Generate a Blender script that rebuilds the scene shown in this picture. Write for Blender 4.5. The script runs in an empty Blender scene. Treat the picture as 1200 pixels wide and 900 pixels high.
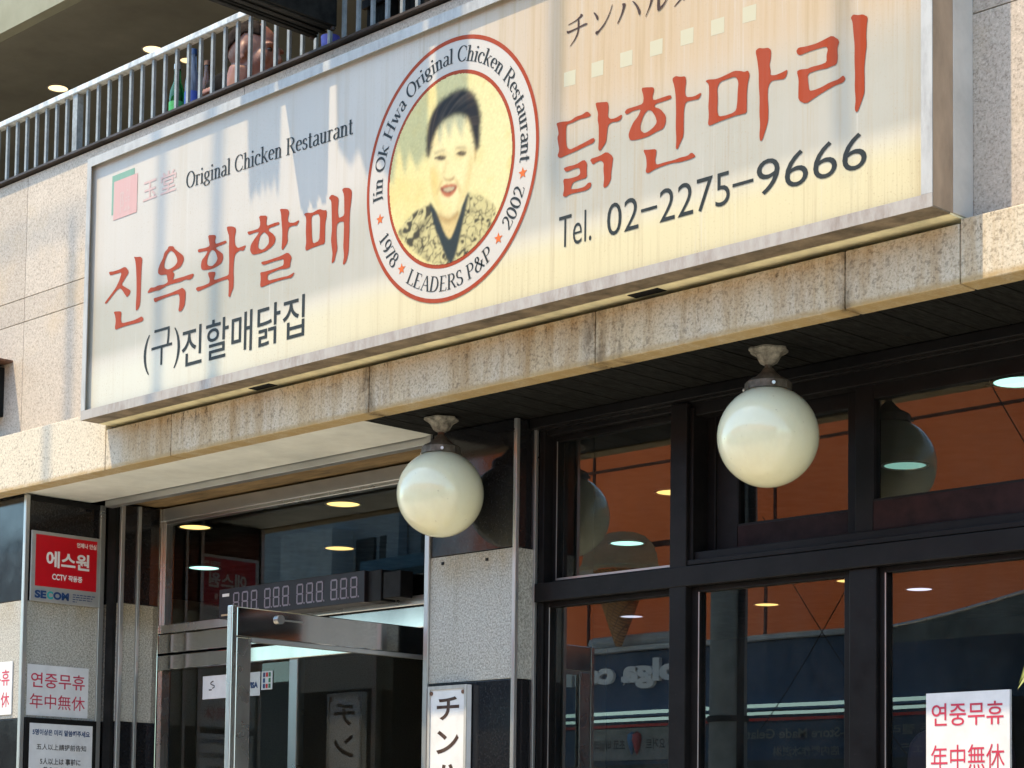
import bpy, bmesh, math, random
from mathutils import Vector, Matrix
random.seed(7)
C = bpy.context.scene.collection
scene = bpy.context.scene

# ------------------------------------------------------------------ camera, sky, sun, exposure
# the origin is the photographer's eye; street level is z = -1.6; the facade faces -Y
def make_camera():
    yaw, pitch, roll = -0.791227, 0.0689631, 0.013065
    cy, sy, cp, sp = math.cos(yaw), math.sin(yaw), math.cos(pitch), math.sin(pitch)
    f = Vector((sy * cp, cy * cp, sp)); r = Vector((cy, -sy, 0)); u = r.cross(f)
    r2 = math.cos(roll) * r + math.sin(roll) * u
    u2 = -math.sin(roll) * r + math.cos(roll) * u
    cam = bpy.data.cameras.new('camera'); o = bpy.data.objects.new('camera', cam); C.objects.link(o)
    m = Matrix((r2, u2, -f)).transposed().to_4x4()
    o.matrix_world = m
    cam.sensor_width = 36; cam.sensor_fit = 'HORIZONTAL'
    cam.lens = 2403.77 * 36 / 1200
    cam.shift_x = 0.0; cam.shift_y = (830.53 - 450) / 1200
    cam.clip_start = 0.05; cam.clip_end = 2000
    scene.camera = o
make_camera()

SUN = Vector((.45, .75, -1.8)).normalized()          # direction the sunlight travels
w = bpy.data.worlds.new('World'); scene.world = w; w.use_nodes = True
nt = w.node_tree; nt.nodes.clear()
sky = nt.nodes.new('ShaderNodeTexSky'); sky.sky_type = 'NISHITA'; sky.sun_disc = False
sky.sun_elevation = math.asin(-SUN.z); sky.sun_rotation = math.atan2(-SUN.x, -SUN.y)
sky.air_density = 1.0; sky.dust_density = 0.8; sky.ozone_density = 0.75
bg = nt.nodes.new('ShaderNodeBackground'); bg.inputs[1].default_value = 0.15
out = nt.nodes.new('ShaderNodeOutputWorld')
wb = nt.nodes.new('ShaderNodeMix'); wb.data_type = 'RGBA'; wb.blend_type = 'MULTIPLY'; wb.inputs[0].default_value = 1
wb.inputs[7].default_value = (.94, 1.08, 1.04, 1)                      # white balance of the sky light
nt.links.new(sky.outputs[0], wb.inputs[6]); nt.links.new(wb.outputs[2], bg.inputs[0]); nt.links.new(bg.outputs[0], out.inputs[0])
sl = bpy.data.lights.new('sun', 'SUN'); so = bpy.data.objects.new('sun', sl); C.objects.link(so)
sl.energy = 2.2; sl.angle = math.radians(.53); sl.color = (1, .765, .46)
so.rotation_euler = SUN.to_track_quat('-Z', 'Y').to_euler()
vs = scene.view_settings
vs.view_transform = 'Standard'; vs.look = 'None'; vs.exposure = 1.62; vs.gamma = 1; vs.use_curve_mapping = False
scene.cycles.max_bounces = 8; scene.cycles.transparent_max_bounces = 12
scene.cycles.use_denoising = True

# ------------------------------------------------------------------ helpers
class MB:
    """collects shapes, then becomes ONE mesh object"""
    def __init__(s): s.v = []; s.f = []
    def box(s, x0, x1, y0, y1, z0, z1):
        b = len(s.v)
        s.v += [(x0,y0,z0),(x1,y0,z0),(x1,y1,z0),(x0,y1,z0),(x0,y0,z1),(x1,y0,z1),(x1,y1,z1),(x0,y1,z1)]
        s.f += [(b,b+3,b+2,b+1),(b+4,b+5,b+6,b+7),(b,b+1,b+5,b+4),(b+1,b+2,b+6,b+5),(b+2,b+3,b+7,b+6),(b+3,b,b+4,b+7)]
        return s
    def quad(s, *p):
        b = len(s.v); s.v += list(p); s.f.append(tuple(range(b, b + len(p)))); return s
    def prism(s, poly, y0, y1):
        """polygon in XZ given a thickness from y0 (front) to y1"""
        area = sum(poly[i][0]*poly[(i+1)%len(poly)][1]-poly[(i+1)%len(poly)][0]*poly[i][1] for i in range(len(poly)))
        if area < 0: poly = poly[::-1]
        b = len(s.v); n = len(poly)
        s.v += [(x,y0,z) for x,z in poly] + [(x,y1,z) for x,z in poly]
        s.f.append(tuple(range(b, b+n))); s.f.append(tuple(range(b+2*n-1, b+n-1, -1)))
        for i in range(n):
            j = (i+1) % n; s.f.append((b+i, b+n+i, b+n+j, b+j))
        return s
    def tube(s, pts, r, n=8):
        pts = [Vector(p) for p in pts]; b = len(s.v)
        rs = r if isinstance(r, (list, tuple)) else [r]*len(pts)
        for i, p in enumerate(pts):
            t = (pts[min(i+1,len(pts)-1)] - pts[max(i-1,0)]).normalized()
            a = t.orthogonal().normalized() if abs(t.z) > .95 else t.cross(Vector((0,0,1))).normalized()
            c = t.cross(a)
            for k in range(n):
                q = p + (a*math.cos(2*math.pi*k/n) + c*math.sin(2*math.pi*k/n))*rs[i]; s.v.append(tuple(q))
        for i in range(len(pts)-1):
            for k in range(n):
                s.f.append((b+i*n+k, b+i*n+(k+1)%n, b+(i+1)*n+(k+1)%n, b+(i+1)*n+k))
        s.f.append(tuple(b+k for k in range(n))[::-1]); s.f.append(tuple(b+(len(pts)-1)*n+k for k in range(n)))
        return s
    def lathe(s, c, prof, n=48, scallop=None):
        b = len(s.v); m = len(prof)
        for (r, z) in prof:
            for k in range(n):
                a = 2*math.pi*k/n; rr = r*(1+(scallop(a) if scallop else 0))
                s.v.append((c[0]+rr*math.cos(a), c[1]+rr*math.sin(a), c[2]+z))
        for i in range(m-1):
            for k in range(n):
                s.f.append((b+i*n+k, b+i*n+(k+1)%n, b+(i+1)*n+(k+1)%n, b+(i+1)*n+k))
        return s
    def ball(s, c, r, sub=3, R=None):
        bm = bmesh.new(); bmesh.ops.create_icosphere(bm, subdivisions=sub, radius=1)
        b = len(s.v); bm.verts.ensure_lookup_table()
        r = r if isinstance(r, (list, tuple)) else (r, r, r)
        for v in bm.verts:
            p = Vector((v.co.x*r[0], v.co.y*r[1], v.co.z*r[2]))
            if R: p = R @ p
            s.v.append((c[0]+p.x, c[1]+p.y, c[2]+p.z))
        for f in bm.faces: s.f.append(tuple(b+v.index for v in f.verts))
        bm.free(); return s
    def add(s, verts, faces):
        b = len(s.v); s.v += verts; s.f += [tuple(b+i for i in f) for f in faces]; return s
    def build(s, name, mat, parent=None, smooth=False, bevel=0):
        me = bpy.data.meshes.new(name); me.from_pydata([tuple(v) for v in s.v], [], s.f); me.update()
        me.materials.append(mat)
        o = bpy.data.objects.new(name, me); C.objects.link(o)
        if smooth:
            me.polygons.foreach_set('use_smooth', [True]*len(me.polygons))
            if smooth != 'all':
                md = o.modifiers.new('edge', 'EDGE_SPLIT'); md.split_angle = math.radians(40)
        if bevel:
            md = o.modifiers.new('bevel', 'BEVEL'); md.width = bevel; md.segments = 2; md.limit_method = 'ANGLE'
        attach(o, parent); return o

def attach(o, parent):
    if parent is not None:
        o.parent = parent
        t = Vector((0,0,0)); p = parent
        while p is not None:
            t = t + p.location + p.matrix_parent_inverse.translation; p = p.parent
        o.matrix_parent_inverse = Matrix.Translation(-t)

def tag(o, label=None, cat=None, group=None, kind=None):
    if label: o['label'] = label
    if cat: o['category'] = cat
    if group: o['group'] = group
    if kind: o['kind'] = kind
    return o
def thing(name, loc, label, cat, group=None):
    o = bpy.data.objects.new(name, None); C.objects.link(o); o.location = loc
    o.empty_display_size = .1
    return tag(o, label, cat, group)

def chaikin(p, it=1):
    for _ in range(it):
        q = []
        for i in range(len(p)):
            a, b = p[i], p[(i+1) % len(p)]
            q += [(a[0]*.8+b[0]*.2, a[1]*.8+b[1]*.2), (a[0]*.2+b[0]*.8, a[1]*.2+b[1]*.8)]
        p = q
    return p
def curve_mesh(cu):
    o = bpy.data.objects.new('tmp', cu); C.objects.link(o); bpy.context.view_layer.update()
    me = bpy.data.meshes.new_from_object(o.evaluated_get(bpy.context.evaluated_depsgraph_get()))
    vv = [tuple(v.co) for v in me.vertices]; ff = [tuple(p.vertices) for p in me.polygons]
    bpy.data.objects.remove(o); bpy.data.meshes.remove(me); bpy.data.curves.remove(cu)
    return vv, ff
def fill(rings):
    cu = bpy.data.curves.new('tmp', 'CURVE'); cu.dimensions = '2D'; cu.fill_mode = 'FRONT'
    for r in rings:
        sp = cu.splines.new('POLY'); sp.points.add(len(r)-1); sp.use_cyclic_u = True
        for p, q in zip(sp.points, r): p.co = (q[0], q[1], 0, 1)
    return curve_mesh(cu)
_tc = {}
def text_flat(s, bold=0.0, spacing=1.0, align=True):
    k = (s, bold, spacing)
    if k not in _tc:
        cu = bpy.data.curves.new('tmp', 'FONT'); cu.body = s; cu.resolution_u = 4; cu.offset = bold; cu.space_character = spacing
        _tc[k] = curve_mesh(cu)
    return _tc[k]
def text_fit(mb, s, O, ax, ay, wd, ht, bold=0.0, spacing=1.0, lift=None):
    """writes s so that its ink fills the wd x ht rectangle whose lower left corner is O"""
    vv, ff = text_flat(s, bold, spacing)
    xs = [v[0] for v in vv]; ys = [v[1] for v in vv]
    x0, x1, y0, y1 = min(xs), max(xs), min(ys), max(ys)
    O, ax, ay = Vector(O), Vector(ax), Vector(ay)
    mb.add([tuple(O + ax*((v[0]-x0)/(x1-x0)*wd) + ay*((v[1]-y0)/(y1-y0)*ht)) for v in vv], ff)
    return mb

# a small roman alphabet drawn with a broad pen (unit = cap height)
def arc(cx, cy, rx, ry, a0, a1, n=14):
    return [(cx+rx*math.cos(math.radians(a0+(a1-a0)*i/n)), cy+ry*math.sin(math.radians(a0+(a1-a0)*i/n))) for i in range(n+1)]
def stem(x, y0, y1, top='b', bot='b', sw=.09):
    r = [('s', [(x,y0),(x,y1)])]
    if 'b' in bot: r.append(('h', [(x-sw-.05,y0+.015),(x+sw+.05,y0+.015)]))
    if 'b' in top: r.append(('h', [(x-sw-.05,y1-.015),(x+sw+.05,y1-.015)]))
    if 'l' in top: r.append(('h', [(x-sw-.06,y1-.05),(x,y1-.01)]))
    return r
X = .66
SERIF = {
 'O': (.78, [('s', arc(.39,.5,.31,.5,90,450,28))]),
 'C': (.72, [('s', arc(.4,.5,.32,.5,50,310,24)), ('h', [(.62,.92),(.64,.68)]), ('h', [(.63,.1),(.66,.26)])]),
 'R': (.72, stem(.16,0,1)+[('s', [(.16,.985)]+arc(.34,.75,.23,.235,90,-90,12)+[(.16,.515)]), ('s', [(.36,.5),(.62,.04)]), ('h', [(.55,.02),(.74,.02)])]),
 'J': (.42, [('h', [(.14,.985),(.4,.985)]), ('s', [(.27,1),(.27,.1)]+arc(.15,.08,.12,.14,0,-110,8))]),
 'H': (.8, stem(.16,0,1)+stem(.64,0,1)+[('h', [(.16,.52),(.64,.52)])]),
 'L': (.62, stem(.16,0,1)+[('h', [(.16,.018),(.56,.018)]), ('h', [(.55,.02),(.58,.22)])]),
 'E': (.64, stem(.16,0,1)+[('h', [(.16,.018),(.56,.018)]), ('h', [(.16,.982),(.54,.982)]), ('h', [(.16,.52),(.44,.52)]), ('h', [(.55,.02),(.58,.2)]), ('h', [(.53,.98),(.54,.82)])]),
 'A': (.74, [('h', [(.1,0),(.36,1)]), ('s', [(.38,.98),(.64,0)]), ('h', [(.2,.36),(.52,.36)]), ('h', [(.02,.015),(.22,.015)]), ('h', [(.54,.015),(.76,.015)])]),
 'D': (.78, stem(.16,0,1)+[('s', [(.16,.985),(.32,.985)]+arc(.32,.5,.34,.485,90,-90,16)+[(.16,.015)])]),
 'S': (.56, [('s', arc(.28,.75,.18,.24,40,250,14)+arc(.28,.25,.2,.24,70,-150,14)), ('h', [(.43,.92),(.44,.74)]), ('h', [(.08,.08),(.07,.28)])]),
 'P': (.62, stem(.16,0,1)+[('s', [(.16,.985)]+arc(.33,.73,.23,.255,90,-90,12)+[(.16,.475)])]),
 '&': (.82, [('s', [(.7,.02),(.28,.66)]+arc(.34,.8,.13,.18,200,-20,12)+[(.4,.66),(.2,.5)]+arc(.28,.26,.2,.25,130,300,12)+[(.5,.18),(.66,.5)]), ('h', [(.56,.52),(.76,.52)])]),
 'r': (.42, stem(.14,0,X,'l')+[('s', arc(.27,.47,.13,.17,170,40,8))]),
 'i': (.3, stem(.15,0,X,'l')+[('d', [(.14,.92)])]),
 'l': (.3, stem(.15,0,1.02,'l')),
 'g': (.54, [('s', arc(.25,.45,.16,.2,90,450,18)), ('h', [(.36,.6),(.5,.63)]), ('s', arc(.25,.27,.12,.1,140,260,6)+[(.36,.12)]), ('s', arc(.26,-.06,.21,.15,60,420,18))]),
 'n': (.58, stem(.14,0,X,'l')+stem(.43,0,.45,'')+[('s', arc(.3,.44,.14,.2,170,0,10))]),
 'h': (.58, stem(.14,0,1.02,'l')+stem(.43,0,.45,'')+[('s', arc(.3,.44,.14,.2,170,0,10))]),
 'a': (.5, [('s', arc(.25,.48,.14,.17,150,0,10)+[(.38,.1),(.43,.02),(.49,.06)]), ('s', [(.38,.38)]+arc(.22,.17,.15,.16,90,290,12)+[(.38,.14)])]),
 'c': (.48, [('s', arc(.27,.33,.2,.33,50,310,18)), ('d', [(.4,.54)])]),
 'k': (.58, stem(.14,0,1.02,'l')+[('h', [(.15,.27),(.44,.63)]), ('s', [(.26,.4),(.5,.03)]), ('h', [(.36,.645),(.54,.645)]), ('h', [(.42,.015),(.6,.015)])]),
 'e': (.5, [('s', [(.08,.38),(.42,.38)]+arc(.26,.36,.18,.3,10,310,22))]),
 's': (.42, [('s', arc(.21,.49,.12,.155,40,250,10)+arc(.21,.17,.14,.16,70,-150,10)), ('h', [(.31,.63),(.33,.48)]), ('h', [(.07,.04),(.05,.2)])]),
 't': (.36, [('s', [(.16,.86),(.16,.12)]+arc(.25,.1,.09,.1,180,330,8)), ('h', [(.03,.63),(.32,.63)])]),
 'u': (.58, [('s', [(.14,X),(.14,.2)]+arc(.27,.19,.13,.18,180,330,8)), ('s', [(.42,X),(.42,0)]), ('h', [(.02,.64),(.14,.65)]), ('h', [(.3,.64),(.42,.65)]), ('h', [(.42,.015),(.54,.015)])]),
 'w': (.8, [('s', [(.12,.64),(.27,0)]), ('h', [(.28,0),(.41,.64)]), ('s', [(.4,.64),(.55,0)]), ('h', [(.56,0),(.7,.64)]), ('h', [(.0,.645),(.22,.645)]), ('h', [(.6,.645),(.8,.645)])]),
 '1': (.5, stem(.26,0,1,'')+[('h', [(.12,.84),(.26,.98)])]),
 '9': (.56, [('s', arc(.28,.68,.2,.31,90,450,22)), ('s', [(.47,.72)]+arc(.2,.5,.28,.48,10,-70,10))]),
 '7': (.52, [('s', [(.06,.955),(.5,.955)]), ('s', [(.48,.95),(.2,0)]), ('h', [(.06,.96),(.05,.78)])]),
 '8': (.56, [('s', arc(.28,.75,.16,.24,90,450,20)), ('s', arc(.28,.26,.21,.26,90,450,20))]),
 '2': (.54, [('s', arc(.27,.73,.18,.26,165,-20,12)+[(.36,.44),(.07,.05)]), ('s', [(.06,.045),(.5,.045)]), ('h', [(.49,.05),(.53,.2)])]),
 '0': (.56, [('s', arc(.28,.5,.2,.5,90,450,24))]),
 ' ': (.3, [])}
def pen(poly, kind, thick=.125, thin=.036):
    """sweeps a broad pen along a polyline: list of quads in the glyph plane"""
    if kind == 'd':
        x, y = poly[0]; return [[(x+.075*math.cos(a*math.pi/4), y+.075*math.sin(a*math.pi/4)) for a in range(8)]]
    L, Rr = [], []
    for i, p in enumerate(poly):
        a = poly[max(i-1,0)]; b = poly[min(i+1,len(poly)-1)]
        dx, dy = b[0]-a[0], b[1]-a[1]; d = math.hypot(dx, dy) or 1; dx /= d; dy /= d
        wdt = thin if kind == 'h' else thin+(thick-thin)*abs(dy)**1.3
        L.append((p[0]-dy*wdt/2, p[1]+dx*wdt/2)); Rr.append((p[0]+dy*wdt/2, p[1]-dx*wdt/2))
    return [[L[i], Rr[i], Rr[i+1], L[i+1]] for i in range(len(poly)-1)]
def serif_len(s): return sum(SERIF[c][0] for c in s)
def serif_write(mb, s, fn, bold=1.0):
    """fn(x, y) -> 3D point, x and y in cap heights"""
    x = 0; k = 0
    for c in s:
        wd, strokes = SERIF[c]
        for kind, poly in strokes:
            k += 1
            for q in pen(poly, kind, .125*bold, .04*bold):
                pts = [fn(x+p[0], p[1]) for p in q]
                mb.quad(*[(p[0], p[1]-.00008*(k % 7), p[2]) for p in pts])
        x += wd

# ------------------------------------------------------------------ materials
class N:
    def __init__(s, name, rough=.5, metal=0.0, spec=.5):
        s.m = bpy.data.materials.new(name); s.m.use_nodes = True; s.t = s.m.node_tree
        s.b = s.t.nodes['Principled BSDF']; s.b.inputs['Roughness'].default_value = rough
        s.b.inputs['Metallic'].default_value = metal; s.b.inputs['Specular IOR Level'].default_value = spec
        s.tc = s.t.nodes.new('ShaderNodeTexCoord')
    def node(s, typ, **kw):
        n = s.t.nodes.new(typ)
        for k, v in kw.items(): setattr(n, k, v)
        return n
    def link(s, a, b): s.t.links.new(a, b)
    def mapping(s, sc=(1,1,1), loc=(0,0,0)):
        n = s.node('ShaderNodeMapping'); n.inputs['Scale'].default_value = sc; n.inputs['Location'].default_value = loc
        s.link(s.tc.outputs['Object'], n.inputs[0]); return n.outputs[0]
    def noise(s, scale, detail=4, rough=.6, sc=(1,1,1), loc=(0,0,0)):
        n = s.node('ShaderNodeTexNoise'); n.inputs['Scale'].default_value = scale
        n.inputs['Detail'].default_value = detail; n.inputs['Roughness'].default_value = rough
        s.link(s.mapping(sc, loc), n.inputs['Vector']); return n.outputs['Fac']
    def voro(s, scale, sc=(1,1,1)):
        n = s.node('ShaderNodeTexVoronoi'); n.inputs['Scale'].default_value = scale
        s.link(s.mapping(sc), n.inputs['Vector']); return n
    def ramp(s, fac, stops):
        n = s.node('ShaderNodeValToRGB'); e = n.color_ramp.elements
        while len(e) < len(stops): e.new(.5)
        for el, (p, c) in zip(e, stops):
            el.position = p; el.color = (c, c, c, 1) if not isinstance(c, tuple) else (*c, 1)
        s.link(fac, n.inputs[0]); return n.outputs[0]
    def mix(s, fac, a, b, mode='MIX'):
        n = s.node('ShaderNodeMix', data_type='RGBA', blend_type=mode)
        for sock, v in ((n.inputs[0], fac), (n.inputs[6], a), (n.inputs[7], b)):
            if isinstance(v, (int, float)): sock.default_value = v
            elif isinstance(v, tuple): sock.default_value = (*v, 1)
            else: s.link(v, sock)
        return n.outputs[2]
    def math(s, op, a, b=0.0):
        n = s.node('ShaderNodeMath', operation=op)
        for sock, v in ((n.inputs[0], a), (n.inputs[1], b)):
            if isinstance(v, (int, float)): sock.default_value = v
            else: s.link(v, sock)
        return n.outputs[0]
    def axis(s, k):
        n = s.node('ShaderNodeSeparateXYZ'); s.link(s.tc.outputs['Object'], n.inputs[0]); return n.outputs[k]
    def span(s, v, a, b):
        n = s.node('ShaderNodeMapRange'); n.inputs[1].default_value = a; n.inputs[2].default_value = b
        n.interpolation_type = 'SMOOTHSTEP'
        s.link(v, n.inputs[0]); return n.outputs[0]
    def color(s, c):
        if isinstance(c, tuple): s.b.inputs['Base Color'].default_value = (*c, 1)
        else: s.link(c, s.b.inputs['Base Color'])
        return s
    def rough(s, r): s.link(r, s.b.inputs['Roughness']); return s
    def bump(s, h, strength=.2, dist=.01):
        n = s.node('ShaderNodeBump'); n.inputs['Strength'].default_value = strength; n.inputs['Distance'].default_value = dist
        s.link(h, n.inputs['Height']); s.link(n.outputs[0], s.b.inputs['Normal']); return s

def plain(name, c, rough=.5, metal=0.0, dirt=.12, scale=9, spec=.5, sc=(1,1,1)):
    m = N(name, rough, metal, spec)
    d = m.noise(scale, 5, .65, sc)
    lo = tuple(x*(1-2*dirt) for x in c); hi = tuple(min(1, x*(1+dirt)) for x in c)
    m.color(m.ramp(d, [(.3, lo), (.7, hi)]))
    m.rough(m.ramp(d, [(.3, min(1, rough*1.25)), (.7, rough*.9)]))
    return m.m
def emit(name, c, s):
    m = N(name, .5); m.color((.02,.02,.02)); m.b.inputs['Emission Color'].default_value = (*c, 1); m.b.inputs['Emission Strength'].default_value = s
    return m.m

def granite(name, base, dark, light, stain=None, rough=.6, fine=165, st=(.36,.46,.58,.68), sp=.55):
    m = N(name, rough, 0, .25)
    a = m.noise(fine, 3, .75); b = m.noise(fine*.62, 2, .5, loc=(3,7,1)); v = m.voro(fine*.8)
    grain = m.ramp(a, [(st[0], dark), (st[1], base), (st[2], base), (st[3], light)])
    speck = m.ramp(b, [(.33, 1.0), (.41, 0.0)])
    cell = m.ramp(v.outputs['Color'], [(0.0, tuple(x*.86 for x in base)), (1.0, tuple(min(1,x*1.12) for x in base))])
    c = m.mix(.45, grain, cell)
    c = m.mix(m.math('MULTIPLY', speck, sp), c, dark)
    big = m.noise(1.3, 4, .6)
    c = m.mix(m.ramp(big, [(.4, 0.0), (.75, .22)]), c, tuple(x*.75 for x in base))
    gi = m.node('ShaderNodeNewGeometry'); c = m.mix(1.0, c, m.ramp(gi.outputs['Random Per Island'], [(0.0, (.86,.85,.84)), (1.0, (1.0,1.0,1.0))]), 'MULTIPLY')
    if stain: c = stain(m, c)
    m.color(c); m.bump(a, .12, .002)
    return m.m
def beam_stain(m, c):
    x, z = m.axis(0), m.axis(2)
    run = m.noise(1, 6, .7, sc=(14, 1, 1.4))
    low = m.span(z, 1.60, 1.45)
    under = m.span(x, -6.78, -6.70)                      # only below the leaking sign box
    f = m.math('MULTIPLY', m.ramp(run, [(.46, 0.0), (.66, .75)]), under)
    c = m.mix(f, c, (.62,.47,.27), 'MULTIPLY')
    f2 = m.math('MULTIPLY', m.ramp(m.noise(2.2, 5, .6, sc=(2,1,1)), [(.38,.1),(.72,.7)]), under)
    c = m.mix(f2, c, (.93,.80,.56), 'MULTIPLY')
    edge = m.math('MULTIPLY', m.span(z, 1.507, 1.488), m.ramp(m.noise(9, 5, .7, sc=(2,1,6)), [(.3,.35),(.6,.95)]))
    c = m.mix(edge, c, (.38,.27,.12))
    for j, wd in ((-5.268, .05), (-4.214, .07), (-3.284, .035), (-4.12, .03)):        # drips that follow the open joints
        dx = m.math('ABSOLUTE', m.math('SUBTRACT', m.math('ADD', x, m.math('MULTIPLY', m.noise(6, 4, .7, sc=(.2,1,2.5)), .05)), j+.025))
        f3 = m.math('MULTIPLY', m.span(dx, wd, wd*.15), m.ramp(m.noise(14, 6, .75, sc=(1.6,1,.7)), [(.38, 0.0), (.60, .85)]))
        c = m.mix(f3, c, (.10,.068,.035))
    crack = m.math('MULTIPLY', m.ramp(m.noise(7, 6, .8, sc=(3,1,1)), [(.60, 0.0), (.63, .9)]), m.math('MULTIPLY', under, m.span(z, 1.52, 1.66)))
    return m.mix(crack, c, (.05,.035,.02))
def wall_stain(m, c):
    patch = m.ramp(m.noise(2.6, 5, .6, loc=(11,3,5)), [(.56, 0.0), (.72, .4)])
    return m.mix(patch, c, (.52,.40,.24))
def pier_stain(m, c):
    z = m.axis(2)
    top = m.math('MULTIPLY', m.span(z, .88, 1.03), m.ramp(m.noise(3.2, 5, .65, sc=(1.6,1,.8)), [(.40, 0.0), (.66, .75)]))
    c = m.mix(top, c, (.80,.66,.44), 'MULTIPLY')
    run = m.math('MULTIPLY', m.ramp(m.noise(1, 5, .7, sc=(16,16,1.1)), [(.50, 0.0), (.70, .5)]), m.ramp(m.noise(2.0, 3, .6), [(.4, .2), (.6, 1.0)]))
    return m.mix(run, c, (.68,.66,.60), 'MULTIPLY')
M = {}
M['granite'] = granite('pale_granite', (.49,.43,.355), (.15,.125,.10), (.72,.65,.56), wall_stain, .6, 150, (.37,.46,.55,.64), .35)
M['beam'] = granite('stained_granite', (.61,.555,.44), (.20,.17,.125), (.76,.71,.60), beam_stain, .6, 120, (.39,.47,.54,.62), .55)
M['grey_granite'] = granite('grey_granite', (.42,.42,.385), (.12,.12,.11), (.74,.735,.68), pier_stain, .5, 150, (.40,.475,.53,.60), .25)
def polished_black():
    m = N('polished_black_granite', .07, 0, .5)
    m.color(m.ramp(m.noise(120, 3, .7), [(.4,(.006,.006,.007)),(.7,(.022,.022,.024))]))
    m.rough(m.ramp(m.noise(6, 5, .7), [(.35,.05),(.7,.16)]))
    return m.m
M['black_stone'] = polished_black()
def steel(name, c, r):
    m = N(name, r, 1.0)
    m.color(m.ramp(m.noise(5, 5, .7, sc=(2,2,.6)), [(.3, tuple(x*.88 for x in c)), (.65, c)]))
    m.rough(m.ramp(m.noise(4, 3, .6), [(.35, r*.8), (.7, r*1.25)]))
    m.bump(m.noise(3, 2, .5), .03, .01)
    return m.m
M['steel'] = steel('polished_steel', (.56,.545,.52), .10)
M['brushed'] = steel('brushed_steel', (.62,.61,.59), .3)
M['trim'] = plain('satin_steel_trim', (.50,.50,.485), .30, .75, .05, 4)
def rail_paint():
    m = N('weathered_rail_paint', .45)
    m.color(m.ramp(m.noise(30, 5, .7, sc=(1,1,.5)), [(.35,(.30,.33,.34)),(.6,(.62,.66,.67))]))
    return m.m
M['rail'] = rail_paint()
M['bar'] = plain('weathered_bar_paint', (.27,.295,.30), .5, 0, .2, 30)
M['bronze'] = plain('dark_bronze_aluminium', (.013,.0115,.012), .45, 0, .3, 25, .22)
def worn_bronze():
    m = N('dark_bronze_aluminium', .45, 0, .16)
    d = m.ramp(m.noise(5, 6, .7), [(.35, (.005,.0047,.005)), (.7, (.011,.0098,.010))])
    m.color(m.mix(m.ramp(m.noise(34, 6, .75, sc=(1,1,3)), [(.62, 0.0), (.70, .4)]), d, (.045,.042,.04)))
    m.rough(m.ramp(m.noise(18, 5, .7), [(.3,.33),(.7,.6)])); return m.m
M['bronze'] = worn_bronze()
M['maroon'] = plain('maroon_brown_sash', (.022,.008,.0075), .5, 0, .25, 18, .15)
M['soffit_white'] = plain('aged_white_board', (.70,.71,.66), .6, 0, .12, 3)
M['soffit_brown'] = plain('stained_plywood', (.26,.17,.075), .7, 0, .3, 5, sc=(1,4,4))
M['board_black'] = plain('black_stained_board', (.010,.010,.009), .6, 0, .4, 20, .15, (6,1,1))
M['black'] = plain('matt_black_paint', (.008,.008,.008), .6, 0, .3, 9, .2)
M['cap'] = plain('dark_brown_flashing', (.045,.032,.026), .55, .2, .3)
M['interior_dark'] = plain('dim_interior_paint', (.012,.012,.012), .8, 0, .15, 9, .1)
M['terrace_paint'] = plain('drab_terrace_paint', (.16,.15,.115), .85, 0, .12, 2)
M['eave'] = plain('cream_eave_paint', (.24,.235,.165), .75, 0, .08, 3)
M['concrete'] = plain('street_concrete', (.56,.54,.47), .9, 0, .15, 4)
M['asphalt'] = plain('pale_paving', (.54,.52,.45), .9, 0, .12, 8)
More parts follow.
